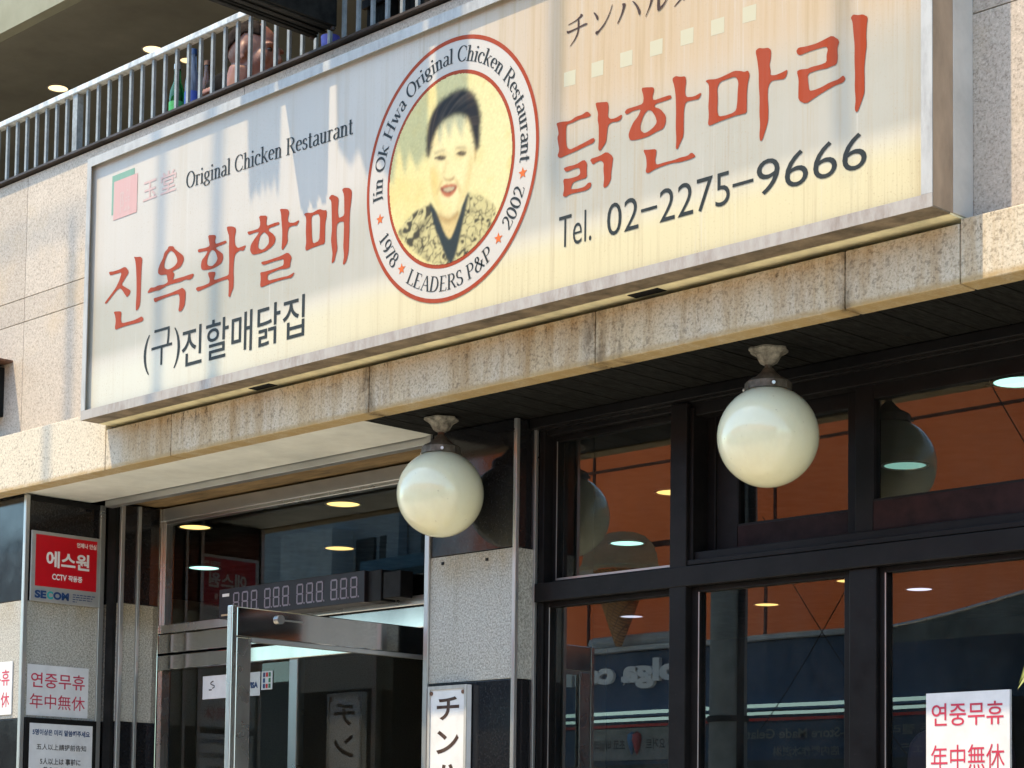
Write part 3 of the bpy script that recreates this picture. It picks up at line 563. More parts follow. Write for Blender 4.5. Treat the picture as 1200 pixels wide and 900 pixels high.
# ---- outlines in metres on the sign plane: x along the facade, z up
RED = [[[(-6.7193,2.2323),(-6.6861,2.2279),(-6.6486,2.2276),(-6.6081,2.2323),(-6.5799,2.2053),(-6.6059,2.1849),(-6.6321,2.1644),(-6.5974,2.1461),(-6.5664,2.1297),(-6.5739,2.1163),(-6.5909,2.107),(-6.6065,2.1224),(-6.6242,2.1414),(-6.6404,2.153),(-6.6619,2.1484),(-6.6952,2.1291),(-6.7321,2.1082),(-6.744,2.1116),(-6.7394,2.1175),(-6.7059,2.1369),(-6.6693,2.1596),(-6.6466,2.1848),(-6.6309,2.2132),(-6.6719,2.2152),(-6.7096,2.2158),(-6.7168,2.2228)]],[[(-6.5509,2.2593),(-6.5353,2.2542),(-6.5052,2.2501),(-6.4934,2.2389),(-6.4969,2.2143),(-6.4982,2.1681),(-6.4991,2.114),(-6.5002,2.0639),(-6.5146,2.0452),(-6.5279,2.0437),(-6.5298,2.0577),(-6.5269,2.1114),(-6.5292,2.1624),(-6.5348,2.214),(-6.5414,2.2426)]],[[(-6.68,2.0672),(-6.6341,2.0609),(-6.6249,2.0534),(-6.6293,2.0307),(-6.6216,2.011),(-6.5811,2.0093),(-6.5343,2.0088),(-6.5045,2.0124),(-6.4881,2.0153),(-6.473,2.001),(-6.4872,1.9939),(-6.5336,1.9944),(-6.5872,1.996),(-6.6345,1.9953),(-6.6615,1.9921),(-6.6687,2.0004),(-6.6631,2.0269),(-6.6697,2.0516)]],[[(-6.3223,2.2531),(-6.2914,2.2475),(-6.2822,2.2347),(-6.2527,2.2156),(-6.2263,2.1983),(-6.2211,2.1819),(-6.2308,2.1684),(-6.2446,2.1574),(-6.276,2.1533),(-6.296,2.1513),(-6.2813,2.1423),(-6.2835,2.1273),(-6.2918,2.1185),(-6.2544,2.1182),(-6.2201,2.1168),(-6.1946,2.118),(-6.1551,2.1172),(-6.1629,2.1024),(-6.1825,2.0976),(-6.2082,2.1043),(-6.2423,2.1012),(-6.2825,2.103),(-6.323,2.1038),(-6.3635,2.0976),(-6.375,2.0946),(-6.4104,2.0978),(-6.4488,2.0973),(-6.4532,2.1023),(-6.4348,2.1163),(-6.411,2.1118),(-6.3818,2.115),(-6.3465,2.1107),(-6.3206,2.1154),(-6.3271,2.1339),(-6.3306,2.1477),(-6.3686,2.1506),(-6.3867,2.161),(-6.3873,2.1767),(-6.3764,2.1954),(-6.3567,2.214),(-6.3489,2.235),(-6.3288,2.2431)],[(-6.3082,2.2344),(-6.2875,2.2226),(-6.2693,2.2018),(-6.2628,2.1833),(-6.2738,2.1718),(-6.2995,2.1648),(-6.3255,2.164),(-6.3445,2.1736),(-6.3486,2.1865),(-6.3418,2.2059),(-6.3281,2.2256)]],[[(-6.4122,2.0703),(-6.3916,2.07),(-6.3448,2.07),(-6.2984,2.0706),(-6.2412,2.0746),(-6.227,2.0771),(-6.2065,2.0613),(-6.2056,2.039),(-6.2099,2.0057),(-6.2291,1.9887),(-6.2434,1.9886),(-6.2494,1.9951),(-6.2443,2.012),(-6.2426,2.039),(-6.2491,2.0573),(-6.2807,2.0598),(-6.3327,2.0591),(-6.3792,2.0556),(-6.3996,2.0524),(-6.4087,2.0593)]],[[(-6.074,2.2445),(-6.0313,2.2364),(-6.0252,2.2291),(-6.0304,2.2143),(-6.027,2.2012),(-5.9982,2.2016),(-5.9639,2.2024),(-5.9578,2.1923),(-5.9806,2.1899),(-6.0208,2.1893),(-6.0234,2.1828),(-5.9969,2.1668),(-5.9793,2.1545),(-5.9775,2.1383),(-5.9866,2.1225),(-6.0237,2.1139),(-6.0642,2.113),(-6.1083,2.1198),(-6.1148,2.1371),(-6.1098,2.1575),(-6.0869,2.1707),(-6.0729,2.1857),(-6.1022,2.1887),(-6.1317,2.1904),(-6.1368,2.2004),(-6.1263,2.2036),(-6.0909,2.1993),(-6.0618,2.2012),(-6.0685,2.2239)],[(-6.0484,2.1843),(-6.0319,2.1774),(-6.0198,2.1626),(-6.0121,2.1434),(-6.0215,2.1312),(-6.0443,2.1226),(-6.0648,2.1273),(-6.0768,2.1368),(-6.0747,2.1576),(-6.0609,2.1779)]],[[(-6.0685,2.1032),(-6.0435,2.1019),(-6.023,2.0962),(-6.0255,2.0843),(-6.0325,2.0733),(-6.0277,2.0671),(-5.9875,2.0682),(-5.943,2.0691),(-5.9413,2.0855),(-5.941,2.124),(-5.9443,2.1668),(-5.9443,2.2124),(-5.9566,2.236),(-5.9612,2.2528),(-5.9257,2.2464),(-5.9055,2.2358),(-5.905,2.2217),(-5.9116,2.2021),(-5.9072,2.1732),(-5.8914,2.1588),(-5.8718,2.159),(-5.8411,2.1604),(-5.8554,2.1411),(-5.877,2.1479),(-5.9049,2.1413),(-5.9125,2.1184),(-5.9139,2.0802),(-5.911,2.0482),(-5.9116,2.017),(-5.925,1.9985),(-5.9302,1.9855),(-5.9418,1.9905),(-5.9397,2.0118),(-5.9413,2.0558),(-5.9756,2.0564),(-6.0157,2.0542),(-6.056,2.0495),(-6.0966,2.0465),(-6.1288,2.0429),(-6.1428,2.0552),(-6.1354,2.0609),(-6.0971,2.059),(-6.0593,2.0618),(-6.057,2.0762),(-6.0663,2.0922)]],[[(-5.7711,2.2527),(-5.7208,2.2419),(-5.7261,2.2223),(-5.7237,2.2047),(-5.6867,2.2064),(-5.6541,2.2058),(-5.6496,2.1955),(-5.6744,2.1944),(-5.7102,2.1943),(-5.7129,2.1855),(-5.6854,2.1684),(-5.67,2.1502),(-5.6753,2.1325),(-5.6958,2.1216),(-5.7254,2.1144),(-5.7674,2.1127),(-5.804,2.1162),(-5.818,2.135),(-5.8145,2.1553),(-5.7938,2.1719),(-5.776,2.1835),(-5.7672,2.193),(-5.7946,2.1949),(-5.8281,2.1935),(-5.8377,2.2077),(-5.8071,2.2052),(-5.7677,2.2053),(-5.7604,2.222)],[(-5.7399,2.1866),(-5.7246,2.1773),(-5.7103,2.1623),(-5.7083,2.1393),(-5.7288,2.1265),(-5.7497,2.1231),(-5.7713,2.1351),(-5.7689,2.1554),(-5.7606,2.1765)]],[[(-5.6515,2.2515),(-5.6052,2.2407),(-5.596,2.2282),(-5.604,2.2038),(-5.5977,2.1905),(-5.5683,2.1832),(-5.5366,2.1883),(-5.5505,2.1701),(-5.5738,2.1743),(-5.5971,2.1732),(-5.6034,2.1514),(-5.6013,2.1211),(-5.6183,2.1059),(-5.6287,2.0987),(-5.6359,2.1039),(-5.6338,2.1278),(-5.6332,2.1651),(-5.6392,2.2038),(-5.6432,2.2347)]],[[(-5.7512,2.0799),(-5.7181,2.0779),(-5.6764,2.0783),(-5.6351,2.0794),(-5.6001,2.0854),(-5.5761,2.0639),(-5.5841,2.0432),(-5.5854,2.0285),(-5.607,2.0272),(-5.6453,2.0321),(-5.6926,2.0289),(-5.7133,2.0254),(-5.7108,2.0042),(-5.6739,2.0028),(-5.6266,2.0012),(-5.5914,1.9992),(-5.5568,2.007),(-5.5736,1.9891),(-5.6028,1.991),(-5.6499,1.9926),(-5.7032,1.9907),(-5.748,1.9868),(-5.7542,1.9936),(-5.7511,2.0232),(-5.756,2.0431),(-5.7288,2.0404),(-5.6811,2.0398),(-5.6397,2.0411),(-5.6221,2.0432),(-5.6217,2.0655),(-5.6465,2.0667),(-5.688,2.0674),(-5.7357,2.0655),(-5.7479,2.0717)]],[[(-5.5145,2.2031),(-5.5014,2.2051),(-5.4697,2.1972),(-5.4301,2.2033),(-5.4044,2.1923),(-5.3903,2.191),(-5.388,2.1704),(-5.3957,2.1465),(-5.3963,2.11),(-5.3952,2.0733),(-5.4262,2.0741),(-5.4658,2.073),(-5.4971,2.069),(-5.5031,2.0768),(-5.4981,2.1017),(-5.5022,2.1394),(-5.5005,2.1761),(-5.5038,2.1916)],[(-5.4694,2.1879),(-5.4324,2.1873),(-5.4245,2.1672),(-5.4251,2.1307),(-5.4267,2.0907),(-5.4605,2.0866),(-5.467,2.11),(-5.469,2.1399),(-5.4717,2.1699)]],[[(-5.3802,2.2291),(-5.3638,2.2401),(-5.3271,2.221),(-5.3265,2.2009),(-5.3296,2.1761),(-5.325,2.1496),(-5.3111,2.1485),(-5.2947,2.1522),(-5.2957,2.1869),(-5.2978,2.2236),(-5.3095,2.2443),(-5.2975,2.2482),(-5.2698,2.2409),(-5.2557,2.2269),(-5.2587,2.1968),(-5.2648,2.1621),(-5.2665,2.1263),(-5.2655,2.09),(-5.2672,2.0543),(-5.2678,2.0184),(-5.279,1.9882),(-5.2924,1.9782),(-5.2981,1.9848),(-5.2916,2.0088),(-5.297,2.0424),(-5.2954,2.0818),(-5.2947,2.1142),(-5.2968,2.131),(-5.3218,2.1344),(-5.3337,2.1261),(-5.3345,2.0972),(-5.332,2.0676),(-5.3273,2.0413),(-5.3377,2.018),(-5.3411,2.0023),(-5.3554,1.9968),(-5.3579,2.0038),(-5.353,2.0283),(-5.3595,2.0587),(-5.3635,2.0814),(-5.359,2.1168),(-5.3612,2.1537),(-5.3634,2.1907),(-5.3659,2.2186)]],[[(-4.2907,2.2231),(-4.2724,2.2232),(-4.2332,2.2158),(-4.2075,2.2236),(-4.1818,2.2228),(-4.1614,2.2292),(-4.1434,2.2124),(-4.1561,2.2088),(-4.1919,2.212),(-4.2228,2.2082),(-4.2461,2.2082),(-4.2485,2.1935),(-4.2479,2.1588),(-4.245,2.1389),(-4.2319,2.1262),(-4.2061,2.1296),(-4.1703,2.1343),(-4.1348,2.1409),(-4.1271,2.1326),(-4.1345,2.1238),(-4.165,2.1216),(-4.2008,2.1169),(-4.242,2.1133),(-4.2732,2.1103),(-4.2849,2.1195),(-4.2762,2.1348),(-4.2819,2.1593),(-4.2858,2.1776),(-4.2797,2.1876),(-4.2853,2.2102)]],[[(-4.1271,2.2463),(-4.0983,2.2404),(-4.0757,2.2358),(-4.0729,2.2144),(-4.0761,2.1907),(-4.065,2.1804),(-4.0475,2.1779),(-4.0179,2.1836),(-4.0202,2.1711),(-4.0325,2.1648),(-4.0598,2.1697),(-4.0747,2.164),(-4.0784,2.1404),(-4.0816,2.1148),(-4.0939,2.1027),(-4.1063,2.0925),(-4.114,2.1),(-4.1118,2.1259),(-4.1125,2.1714),(-4.1178,2.1916),(-4.1155,2.21),(-4.1234,2.2309)]],[[(-4.2581,2.0748),(-4.2415,2.0767),(-4.2053,2.0741),(-4.1721,2.0823),(-4.1591,2.069),(-4.1603,2.0465),(-4.1585,2.0234),(-4.1891,2.0235),(-4.2174,2.0223),(-4.2274,2.0028),(-4.199,1.9976),(-4.1683,1.9972),(-4.1532,2.007),(-4.1404,2.0041),(-4.1428,1.9895),(-4.163,1.9846),(-4.1988,1.9869),(-4.2297,1.9881),(-4.2478,1.9833),(-4.2598,1.989),(-4.2534,2.0106),(-4.2591,2.0425),(-4.2305,2.0367),(-4.1996,2.0366),(-4.1868,2.0412),(-4.1897,2.0609),(-4.2103,2.0638),(-4.2464,2.0599)]],[[(-4.1491,2.078),(-4.1087,2.078),(-4.0787,2.0848),(-4.0525,2.0628),(-4.0557,2.0411),(-4.0603,2.016),(-4.0601,1.9972),(-4.0723,1.9793),(-4.0872,1.9752),(-4.0923,1.982),(-4.0886,2.0037),(-4.092,2.0308),(-4.0908,2.053),(-4.1034,2.0635),(-4.121,2.062),(-4.1361,2.0572)]],[[(-3.9434,2.2438),(-3.9216,2.24),(-3.895,2.2331),(-3.8925,2.2232),(-3.8995,2.2047),(-3.8946,2.1934),(-3.8636,2.1936),(-3.828,2.1936),(-3.8246,2.1817),(-3.8492,2.1807),(-3.8873,2.1812),(-3.892,2.1732),(-3.868,2.1616),(-3.8463,2.136),(-3.8461,2.1157),(-3.8555,2.0997),(-3.8816,2.0969),(-3.9151,2.0904),(-3.9537,2.0912),(-3.9855,2.0952),(-3.993,2.113),(-3.9859,2.1299),(-3.9739,2.1474),(-3.9546,2.1612),(-3.9427,2.1805),(-3.9743,2.1829),(-4.0012,2.1774),(-4.0087,2.1878),(-3.9989,2.1947),(-3.9647,2.1935),(-3.9356,2.1943),(-3.9334,2.2152)],[(-3.916,2.1708),(-3.9015,2.1645),(-3.8869,2.1443),(-3.8809,2.1244),(-3.8937,2.1128),(-3.9152,2.1052),(-3.9297,2.1039),(-3.9443,2.116),(-3.9455,2.133),(-3.9327,2.1594)]],[[(-3.8238,2.2401),(-3.8097,2.2445),(-3.7932,2.2375),(-3.7722,2.2338),(-3.7697,2.2167),(-3.7741,2.1924),(-3.7702,2.1714),(-3.7414,2.1651),(-3.7102,2.1711),(-3.7206,2.1532),(-3.7459,2.1561),(-3.7715,2.1572),(-3.7773,2.135),(-3.7779,2.1025),(-3.7775,2.0606),(-3.7913,2.0403),(-3.7996,2.0259),(-3.8076,2.0278),(-3.8055,2.0546),(-3.8082,2.0917),(-3.8073,2.1426),(-3.8091,2.1832),(-3.8141,2.2138)]],[[(-3.934,2.0554),(-3.9146,2.0508),(-3.882,2.0456),(-3.8818,2.0308),(-3.8864,2.0154),(-3.8829,1.9981),(-3.852,1.9982),(-3.8096,1.9966),(-3.7909,1.9984),(-3.763,1.9966),(-3.7469,2.0043),(-3.7306,1.9878),(-3.749,1.985),(-3.7861,1.9846),(-3.8236,1.9897),(-3.8661,1.9887),(-3.8899,1.9861),(-3.9114,1.98),(-3.9235,1.9854),(-3.9189,2.0046),(-3.9216,2.031)]],[[(-3.6978,2.1997),(-3.6869,2.2014),(-3.6628,2.1957),(-3.6454,2.1953),(-3.6195,2.198),(-3.5916,2.2016),(-3.568,2.1946),(-3.5552,2.1885),(-3.5425,2.1895),(-3.5361,2.1759),(-3.5431,2.1539),(-3.5463,2.1242),(-3.5461,2.0901),(-3.5468,2.0682),(-3.5672,2.0699),(-3.5885,2.0709),(-3.6142,2.0698),(-3.6444,2.0687),(-3.6814,2.0648),(-3.6871,2.0707),(-3.6838,2.094),(-3.6862,2.1223),(-3.6834,2.1562),(-3.6846,2.1876)],[(-3.6431,2.1836),(-3.6151,2.1848),(-3.5871,2.1843),(-3.5763,2.1661),(-3.5795,2.1362),(-3.5802,2.109),(-3.5843,2.0862),(-3.5971,2.0809),(-3.6229,2.0805),(-3.6467,2.083),(-3.6533,2.1002),(-3.6514,2.1341),(-3.6539,2.1692)]],[[(-3.5167,2.2386),(-3.5049,2.2439),(-3.4882,2.2376),(-3.4715,2.2357),(-3.461,2.2251),(-3.4622,2.2034),(-3.467,2.1845),(-3.4628,2.1682),(-3.4636,2.155),(-3.4462,2.1503),(-3.4256,2.1516),(-3.4031,2.1556),(-3.4071,2.1383),(-3.4152,2.1311),(-3.442,2.1358),(-3.4606,2.1373),(-3.4709,2.1249),(-3.4728,2.0984),(-3.4697,2.0606),(-3.4703,2.0271),(-3.4785,2.0056),(-3.4908,1.9767),(-3.4992,1.977),(-3.5014,1.9944),(-3.4986,2.0241),(-3.5017,2.0552),(-3.5007,2.0955),(-3.5043,2.1404),(-3.5045,2.1743),(-3.5098,2.2096)]],[[(-3.3742,2.1993),(-3.3671,2.2067),(-3.344,2.2031),(-3.3064,2.2013),(-3.2775,2.2053),(-3.2529,2.2094),(-3.2283,2.1882),(-3.2364,2.17),(-3.2343,2.1422),(-3.2383,2.1245),(-3.2608,2.1238),(-3.2731,2.1226),(-3.302,2.1262),(-3.3353,2.1248),(-3.3331,2.1001),(-3.3288,2.0748),(-3.3101,2.0734),(-3.2894,2.0749),(-3.2607,2.081),(-3.2321,2.082),(-3.2159,2.0896),(-3.2086,2.0775),(-3.2159,2.0693),(-3.2443,2.0682),(-3.2729,2.062),(-3.3059,2.0535),(-3.3412,2.0419),(-3.3665,2.0587),(-3.3666,2.0881),(-3.3654,2.1155),(-3.3723,2.1415),(-3.3605,2.1436),(-3.3353,2.1386),(-3.3228,2.1404),(-3.2897,2.1383),(-3.2711,2.1402),(-3.272,2.1593),(-3.2671,2.175),(-3.2733,2.1843),(-3.2981,2.1853),(-3.3313,2.1858),(-3.3607,2.1834),(-3.37,2.1887)]],[[(-3.192,2.2409),(-3.184,2.2478),(-3.1679,2.2408),(-3.1519,2.2389),(-3.1359,2.2266),(-3.1399,2.2075),(-3.1418,2.1777),(-3.1398,2.1535),(-3.1445,2.1212),(-3.1477,2.0917),(-3.1468,2.0579),(-3.1468,2.0243),(-3.1555,2.003),(-3.1674,1.9791),(-3.1734,1.9762),(-3.1786,1.9853),(-3.1755,2.0115),(-3.1788,2.046),(-3.1776,2.0795),(-3.1797,2.1206),(-3.179,2.161),(-3.1831,2.196),(-3.1859,2.2273)]]]
KATA = [[[(-4.2464,2.5201),(-4.2141,2.525),(-4.1955,2.5337),(-4.1929,2.5409),(-4.1805,2.5321),(-4.198,2.5252),(-4.2221,2.5201),(-4.2448,2.5177)]],[[(-4.2516,2.5035),(-4.2434,2.4992),(-4.2057,2.5006),(-4.1737,2.5055),(-4.162,2.5014),(-4.1683,2.498),(-4.2003,2.4971),(-4.2433,2.4924),(-4.2498,2.4942)]],[[(-4.205,2.5284),(-4.198,2.5252),(-4.1976,2.4983),(-4.2011,2.4813),(-4.2132,2.4647),(-4.2361,2.4483),(-4.2372,2.4506),(-4.2186,2.4662),(-4.2065,2.4849),(-4.2046,2.5003)]],[[(-4.1406,2.5286),(-4.1327,2.5263),(-4.1182,2.5095),(-4.1196,2.4988),(-4.126,2.5018),(-4.1304,2.513)]],[[(-4.0626,2.5329),(-4.061,2.5285),(-4.0736,2.5007),(-4.0942,2.475),(-4.1175,2.4599),(-4.1243,2.4539),(-4.1318,2.4611),(-4.1282,2.4668),(-4.1176,2.4658),(-4.0917,2.4842),(-4.0737,2.5086)]],[[(-4.0232,2.5222),(-4.0093,2.5194),(-4.0077,2.5138),(-4.0217,2.4858),(-4.0395,2.4634),(-4.0421,2.4661),(-4.0269,2.4892),(-4.0195,2.5106)]],[[(-3.9837,2.5185),(-3.9735,2.514),(-3.9581,2.4966),(-3.9477,2.4781),(-3.9511,2.4655),(-3.9562,2.4689),(-3.9615,2.486),(-3.9719,2.5045)]],[[(-3.903,2.5251),(-3.8955,2.5213),(-3.9012,2.4975),(-3.9076,2.4839),(-3.9273,2.4536),(-3.9298,2.4555),(-3.916,2.4786),(-3.9093,2.4999)]],[[(-3.8816,2.5245),(-3.8731,2.522),(-3.874,2.4664),(-3.8577,2.4752),(-3.8407,2.4951),(-3.8387,2.493),(-3.8552,2.4687),(-3.8774,2.4566),(-3.8839,2.4624)]],[[(-3.7674,2.4925),(-3.7615,2.4878),(-3.7914,2.4654),(-3.8166,2.4517),(-3.8191,2.4536),(-3.7987,2.4675)]],[[(-3.8112,2.4941),(-3.8063,2.4934),(-3.7817,2.4701),(-3.7777,2.4595),(-3.7841,2.4632),(-3.7939,2.4756)]]]
F_hair = [(-4.8747,2.2473),(-4.8841,2.301),(-4.8773,2.3548),(-4.8576,2.3975),(-4.8296,2.422),(-4.7903,2.4356),(-4.7455,2.4436),(-4.7065,2.4413),(-4.6674,2.4195),(-4.6392,2.3812),(-4.6251,2.3313),(-4.6274,2.2856),(-4.6305,2.2247),(-4.6468,2.2208),(-4.6575,2.262),(-4.6705,2.3039),(-4.6878,2.3431),(-4.7326,2.3645),(-4.7774,2.364),(-4.8111,2.3558),(-4.8333,2.3345),(-4.8531,2.3015),(-4.8635,2.2565)]
F_face = [(-4.8658,2.2571),(-4.8555,2.306),(-4.8313,2.3435),(-4.7944,2.3658),(-4.7327,2.3676),(-4.6823,2.3456),(-4.6591,2.2856),(-4.6525,2.2299),(-4.6567,2.1691),(-4.6719,2.1109),(-4.704,2.0639),(-4.7421,2.0334),(-4.7699,2.0277),(-4.804,2.0428),(-4.839,2.0856),(-4.8573,2.1368),(-4.8668,2.202)]
F_neck = [(-4.8251,2.0747),(-4.7814,2.0379),(-4.7203,2.052),(-4.7244,1.9831),(-4.7594,1.9555),(-4.7914,1.9816),(-4.8151,2.0334)]
F_shade = [(-4.8296,2.0718),(-4.7983,2.0416),(-4.7677,2.0264),(-4.7311,2.0388),(-4.7126,2.0542),(-4.7231,2.0254),(-4.764,2.0109),(-4.8037,2.0271)]
F_shirt = [(-4.8645,2.103),(-4.8247,2.059),(-4.7915,1.9894),(-4.7616,1.9536),(-4.7335,1.9967),(-4.7092,2.0496),(-4.6848,2.0983),(-4.6803,2.0896),(-4.7006,2.009),(-4.7337,1.8999),(-4.7575,1.869),(-4.7901,1.9268),(-4.8373,2.0146)]
F_jacketl = [(-5.0174,2.0365),(-4.954,2.0789),(-4.8599,2.102),(-4.8237,2.0118),(-4.7834,1.9254),(-4.7575,1.869),(-4.8344,1.8888),(-4.9275,1.9466),(-4.9991,2.0088)]
F_jacketr = [(-4.6848,2.0983),(-4.6165,2.0677),(-4.5619,2.0328),(-4.5475,2.0068),(-4.5713,1.9663),(-4.6243,1.9162),(-4.6891,1.8833),(-4.753,1.8697),(-4.7284,1.9143),(-4.7006,2.009)]
F_eyel = [(-4.8368,2.2392),(-4.8142,2.2426),(-4.7858,2.2335),(-4.7879,2.2293),(-4.8082,2.2278)]
F_eyer = [(-4.7375,2.2315),(-4.7165,2.2335),(-4.6897,2.2248),(-4.6918,2.2191),(-4.714,2.2205)]
F_browl = [(-4.8453,2.2601),(-4.8226,2.265),(-4.7909,2.2629),(-4.7885,2.2569),(-4.818,2.2584),(-4.8406,2.2543)]
F_browr = [(-4.7436,2.254),(-4.7191,2.2536),(-4.6924,2.2449),(-4.6922,2.2394),(-4.719,2.2473),(-4.7412,2.2472)]
F_nose = [(-4.8013,2.1737),(-4.7887,2.1653),(-4.7706,2.1565),(-4.7527,2.1586),(-4.7417,2.167),(-4.7458,2.1508),(-4.7659,2.1492),(-4.7886,2.1574)]
F_lips = [(-4.8152,2.1376),(-4.786,2.1444),(-4.7702,2.1392),(-4.7545,2.1404),(-4.7275,2.1273),(-4.7404,2.1068),(-4.7692,2.0953),(-4.7976,2.1102)]
F_teeth = [(-4.8015,2.1322),(-4.77,2.1314),(-4.7386,2.1259),(-4.7518,2.1164),(-4.7809,2.1166)]
F_smilel = [(-4.8068,2.1647),(-4.8155,2.151),(-4.8265,2.1339),(-4.8307,2.1191),(-4.8227,2.1173),(-4.8152,2.1352),(-4.8019,2.1511),(-4.7954,2.1606)]
F_smiler = [(-4.7415,2.1561),(-4.7255,2.1385),(-4.7139,2.1165),(-4.7135,2.097),(-4.7214,2.1003),(-4.7251,2.119),(-4.7366,2.1371),(-4.7481,2.1514)]
F_cheekl = [(-4.8652,2.2333),(-4.8282,2.2089),(-4.8123,2.1581),(-4.826,2.1141),(-4.7988,2.0612),(-4.7814,2.0379),(-4.8155,2.0531),(-4.8449,2.0947),(-4.8634,2.1539),(-4.8691,2.2026)]
F_jawr = [(-4.6545,2.2227),(-4.6598,2.1622),(-4.674,2.1075),(-4.704,2.0678),(-4.7367,2.04),(-4.7262,2.0688),(-4.6961,2.1086),(-4.6817,2.1595),(-4.6783,2.2051)]
F_nosel = [(-4.7856,2.2264),(-4.7787,2.2209),(-4.785,2.1989),(-4.7935,2.1774),(-4.8024,2.1731),(-4.7982,2.1863),(-4.7897,2.2078)]
F_lidl = [(-4.8427,2.2453),(-4.8143,2.2465),(-4.7858,2.2366),(-4.7858,2.2335),(-4.8142,2.2418),(-4.8379,2.2379)]
F_lidr = [(-4.7387,2.2349),(-4.7165,2.2374),(-4.6898,2.2287),(-4.6897,2.2248),(-4.7164,2.2327),(-4.7364,2.2297)]
F_ear = [(-4.657,2.2387),(-4.6438,2.2317),(-4.6411,2.2079),(-4.6472,2.1862),(-4.657,2.1847)]
F_lapell = [(-4.8564,2.1012),(-4.8247,2.059),(-4.7794,1.9479),(-4.7598,1.8741),(-4.7783,1.9011),(-4.814,1.9863),(-4.844,2.0553),(-4.8677,2.0918)]
F_lapelr = [(-4.6849,2.0999),(-4.6714,2.0876),(-4.7004,2.0013),(-4.7284,1.9143),(-4.7497,1.8706),(-4.7342,1.9232),(-4.7115,2.0036),(-4.693,2.0692)]
F_mouthdark = [(-4.8152,2.1384),(-4.7835,2.1313),(-4.7331,2.1277),(-4.7406,2.1154),(-4.7695,2.111),(-4.7945,2.1197)]
P1 = [(-6.338, 4.685), (-6.312, 4.285), (-6.306, 4.24), (-6.293, 4.267), (-6.268, 4.281), (-6.254, 4.25), (-6.238, 4.307), (-6.223, 4.254), (-6.208, 4.297), (-6.189, 4.258), (-6.165, 4.309), (-6.15, 4.227), (-6.141, 4.29), (-6.14, 4.365), (-6.14, 4.673)]
P2 = [(-6.067, 4.66), (-6.046, 4.397), (-6.025, 4.263), (-6.015, 4.352), (-5.993, 4.293), (-5.981, 4.354), (-5.961, 4.318), (-5.949, 4.347), (-5.927, 4.278), (-5.917, 4.35), (-5.917, 4.622)]
P3 = [(-5.838, 4.697), (-5.817, 4.327), (-5.752, 4.251), (-5.708, 4.294), (-5.661, 4.186), (-5.619, 4.25), (-5.529, 4.13), (-5.498, 4.256), (-5.47, 4.148), (-5.446, 4.22), (-5.411, 4.158), (-5.358, 4.202), (-5.358, 4.685)]
P4 = [(-5.337, 4.685), (-5.301, 4.208), (-5.278, 4.282), (-5.256, 4.22), (-5.229, 4.276), (-5.2, 4.212), (-5.17, 4.283), (-5.171, 4.696)]

# ------------------------------------------------------------------ the big sign
S = thing('shop_sign', (-4.9, 4.5, 1.66), 'long weathered white lightbox sign with red brush lettering and oval portrait emblem', 'sign')
SX0, SX1, SZ0, SZ1 = -6.862, -2.922, 1.662, 2.708
def sign_face():
    m = N('weathered_acrylic_light_bands', .3, 0, .2)
    x, z = m.axis(0), m.axis(2)
    c = m.ramp(m.noise(.9, 4, .6, sc=(1,1,1.4)), [(.3, (.45,.435,.395)), (.7, (.52,.49,.44))])
    right = m.span(x, -5.1, -4.1)
    tan = m.math('MULTIPLY', right, m.span(z, 1.95, 2.35))  # reflected tan light painted into the upper right, along with grime
    streak = m.noise(1, 6, .72, sc=(38, 1, .9)); fine = m.noise(1, 3, .7, sc=(130, 1, 2.0)); blot = m.noise(2.1, 5, .65, sc=(1,1,.7), loc=(5,0,2))
    c = m.mix(m.math('MULTIPLY', tan, m.ramp(streak, [(.3,.6),(.7,1.0)])), c, (.46,.335,.19))
    band = m.math('MULTIPLY', m.span(z, 1.86, 1.93), m.span(z, 2.28, 2.08))            # grey reflection painted across the middle
    c = m.mix(m.math('MULTIPLY', band, m.ramp(blot, [(.3,.55),(.7,.95)])), c, (.345,.345,.29))
    low = m.math('MULTIPLY', m.span(z, 1.93, 1.80), m.span(x, -6.5, -4.6))  # bright lower band: light painted into the panel colour
    c = m.mix(m.math('MULTIPLY', m.span(z, 1.93, 1.80), .85), c, (.555,.56,.475)); c = m.mix(m.math('MULTIPLY', low, .9), c, (.57,.51,.305))
    c = m.mix(m.math('MULTIPLY', m.ramp(streak, [(.52, 0.0), (.74, .6)]), m.math('ADD', m.math('MULTIPLY', m.span(x, -6.0, -4.4), .7), .3)), c, (.36,.29,.18))
    c = m.mix(m.math('MULTIPLY', m.ramp(streak, [(.26, .7), (.40, 0.0)]), m.ramp(m.noise(3.1, 4, .6, loc=(9,2,4)), [(.38, .1), (.6, 1.0)])), c, (.56,.55,.50))
    c = m.mix(m.math('MULTIPLY', m.ramp(fine, [(.52, 0.0), (.72, .45)]), m.math('MULTIPLY', m.ramp(blot, [(.40, .0), (.62, 1.0)]), m.math('ADD', m.math('MULTIPLY', m.span(x, -5.8, -4.2), .8), .2))), c, (.32,.25,.16))
    specks = m.ramp(m.noise(150, 2, .6), [(.60, 0.0), (.70, .6)])
    c = m.mix(m.math('MULTIPLY', specks, m.ramp(blot, [(.35,0.0),(.6,1.0)])), c, (.35,.27,.17))
    m.color(c); m.rough(m.ramp(streak, [(.3,.28),(.7,.5)]))
    return m.m
def sign_metal(name, base, rust, z=True):
    m = N(name, .55, .1)
    s = m.noise(1, 6, .75, sc=(34, 1, 9)); b = m.noise(2.3, 5, .65)
    c = m.mix(m.ramp(s, [(.40, 0.0), (.66, .85)]), base, rust)
    c = m.mix(m.ramp(b, [(.35, .0), (.62, .8)]), c, tuple(x*1.08 for x in base))
    m.color(c); return m.m
M['sign_face'] = sign_face()
M['sign_lip'] = sign_metal('weathered_white_frame', (.40,.41,.40), (.19,.19,.19))
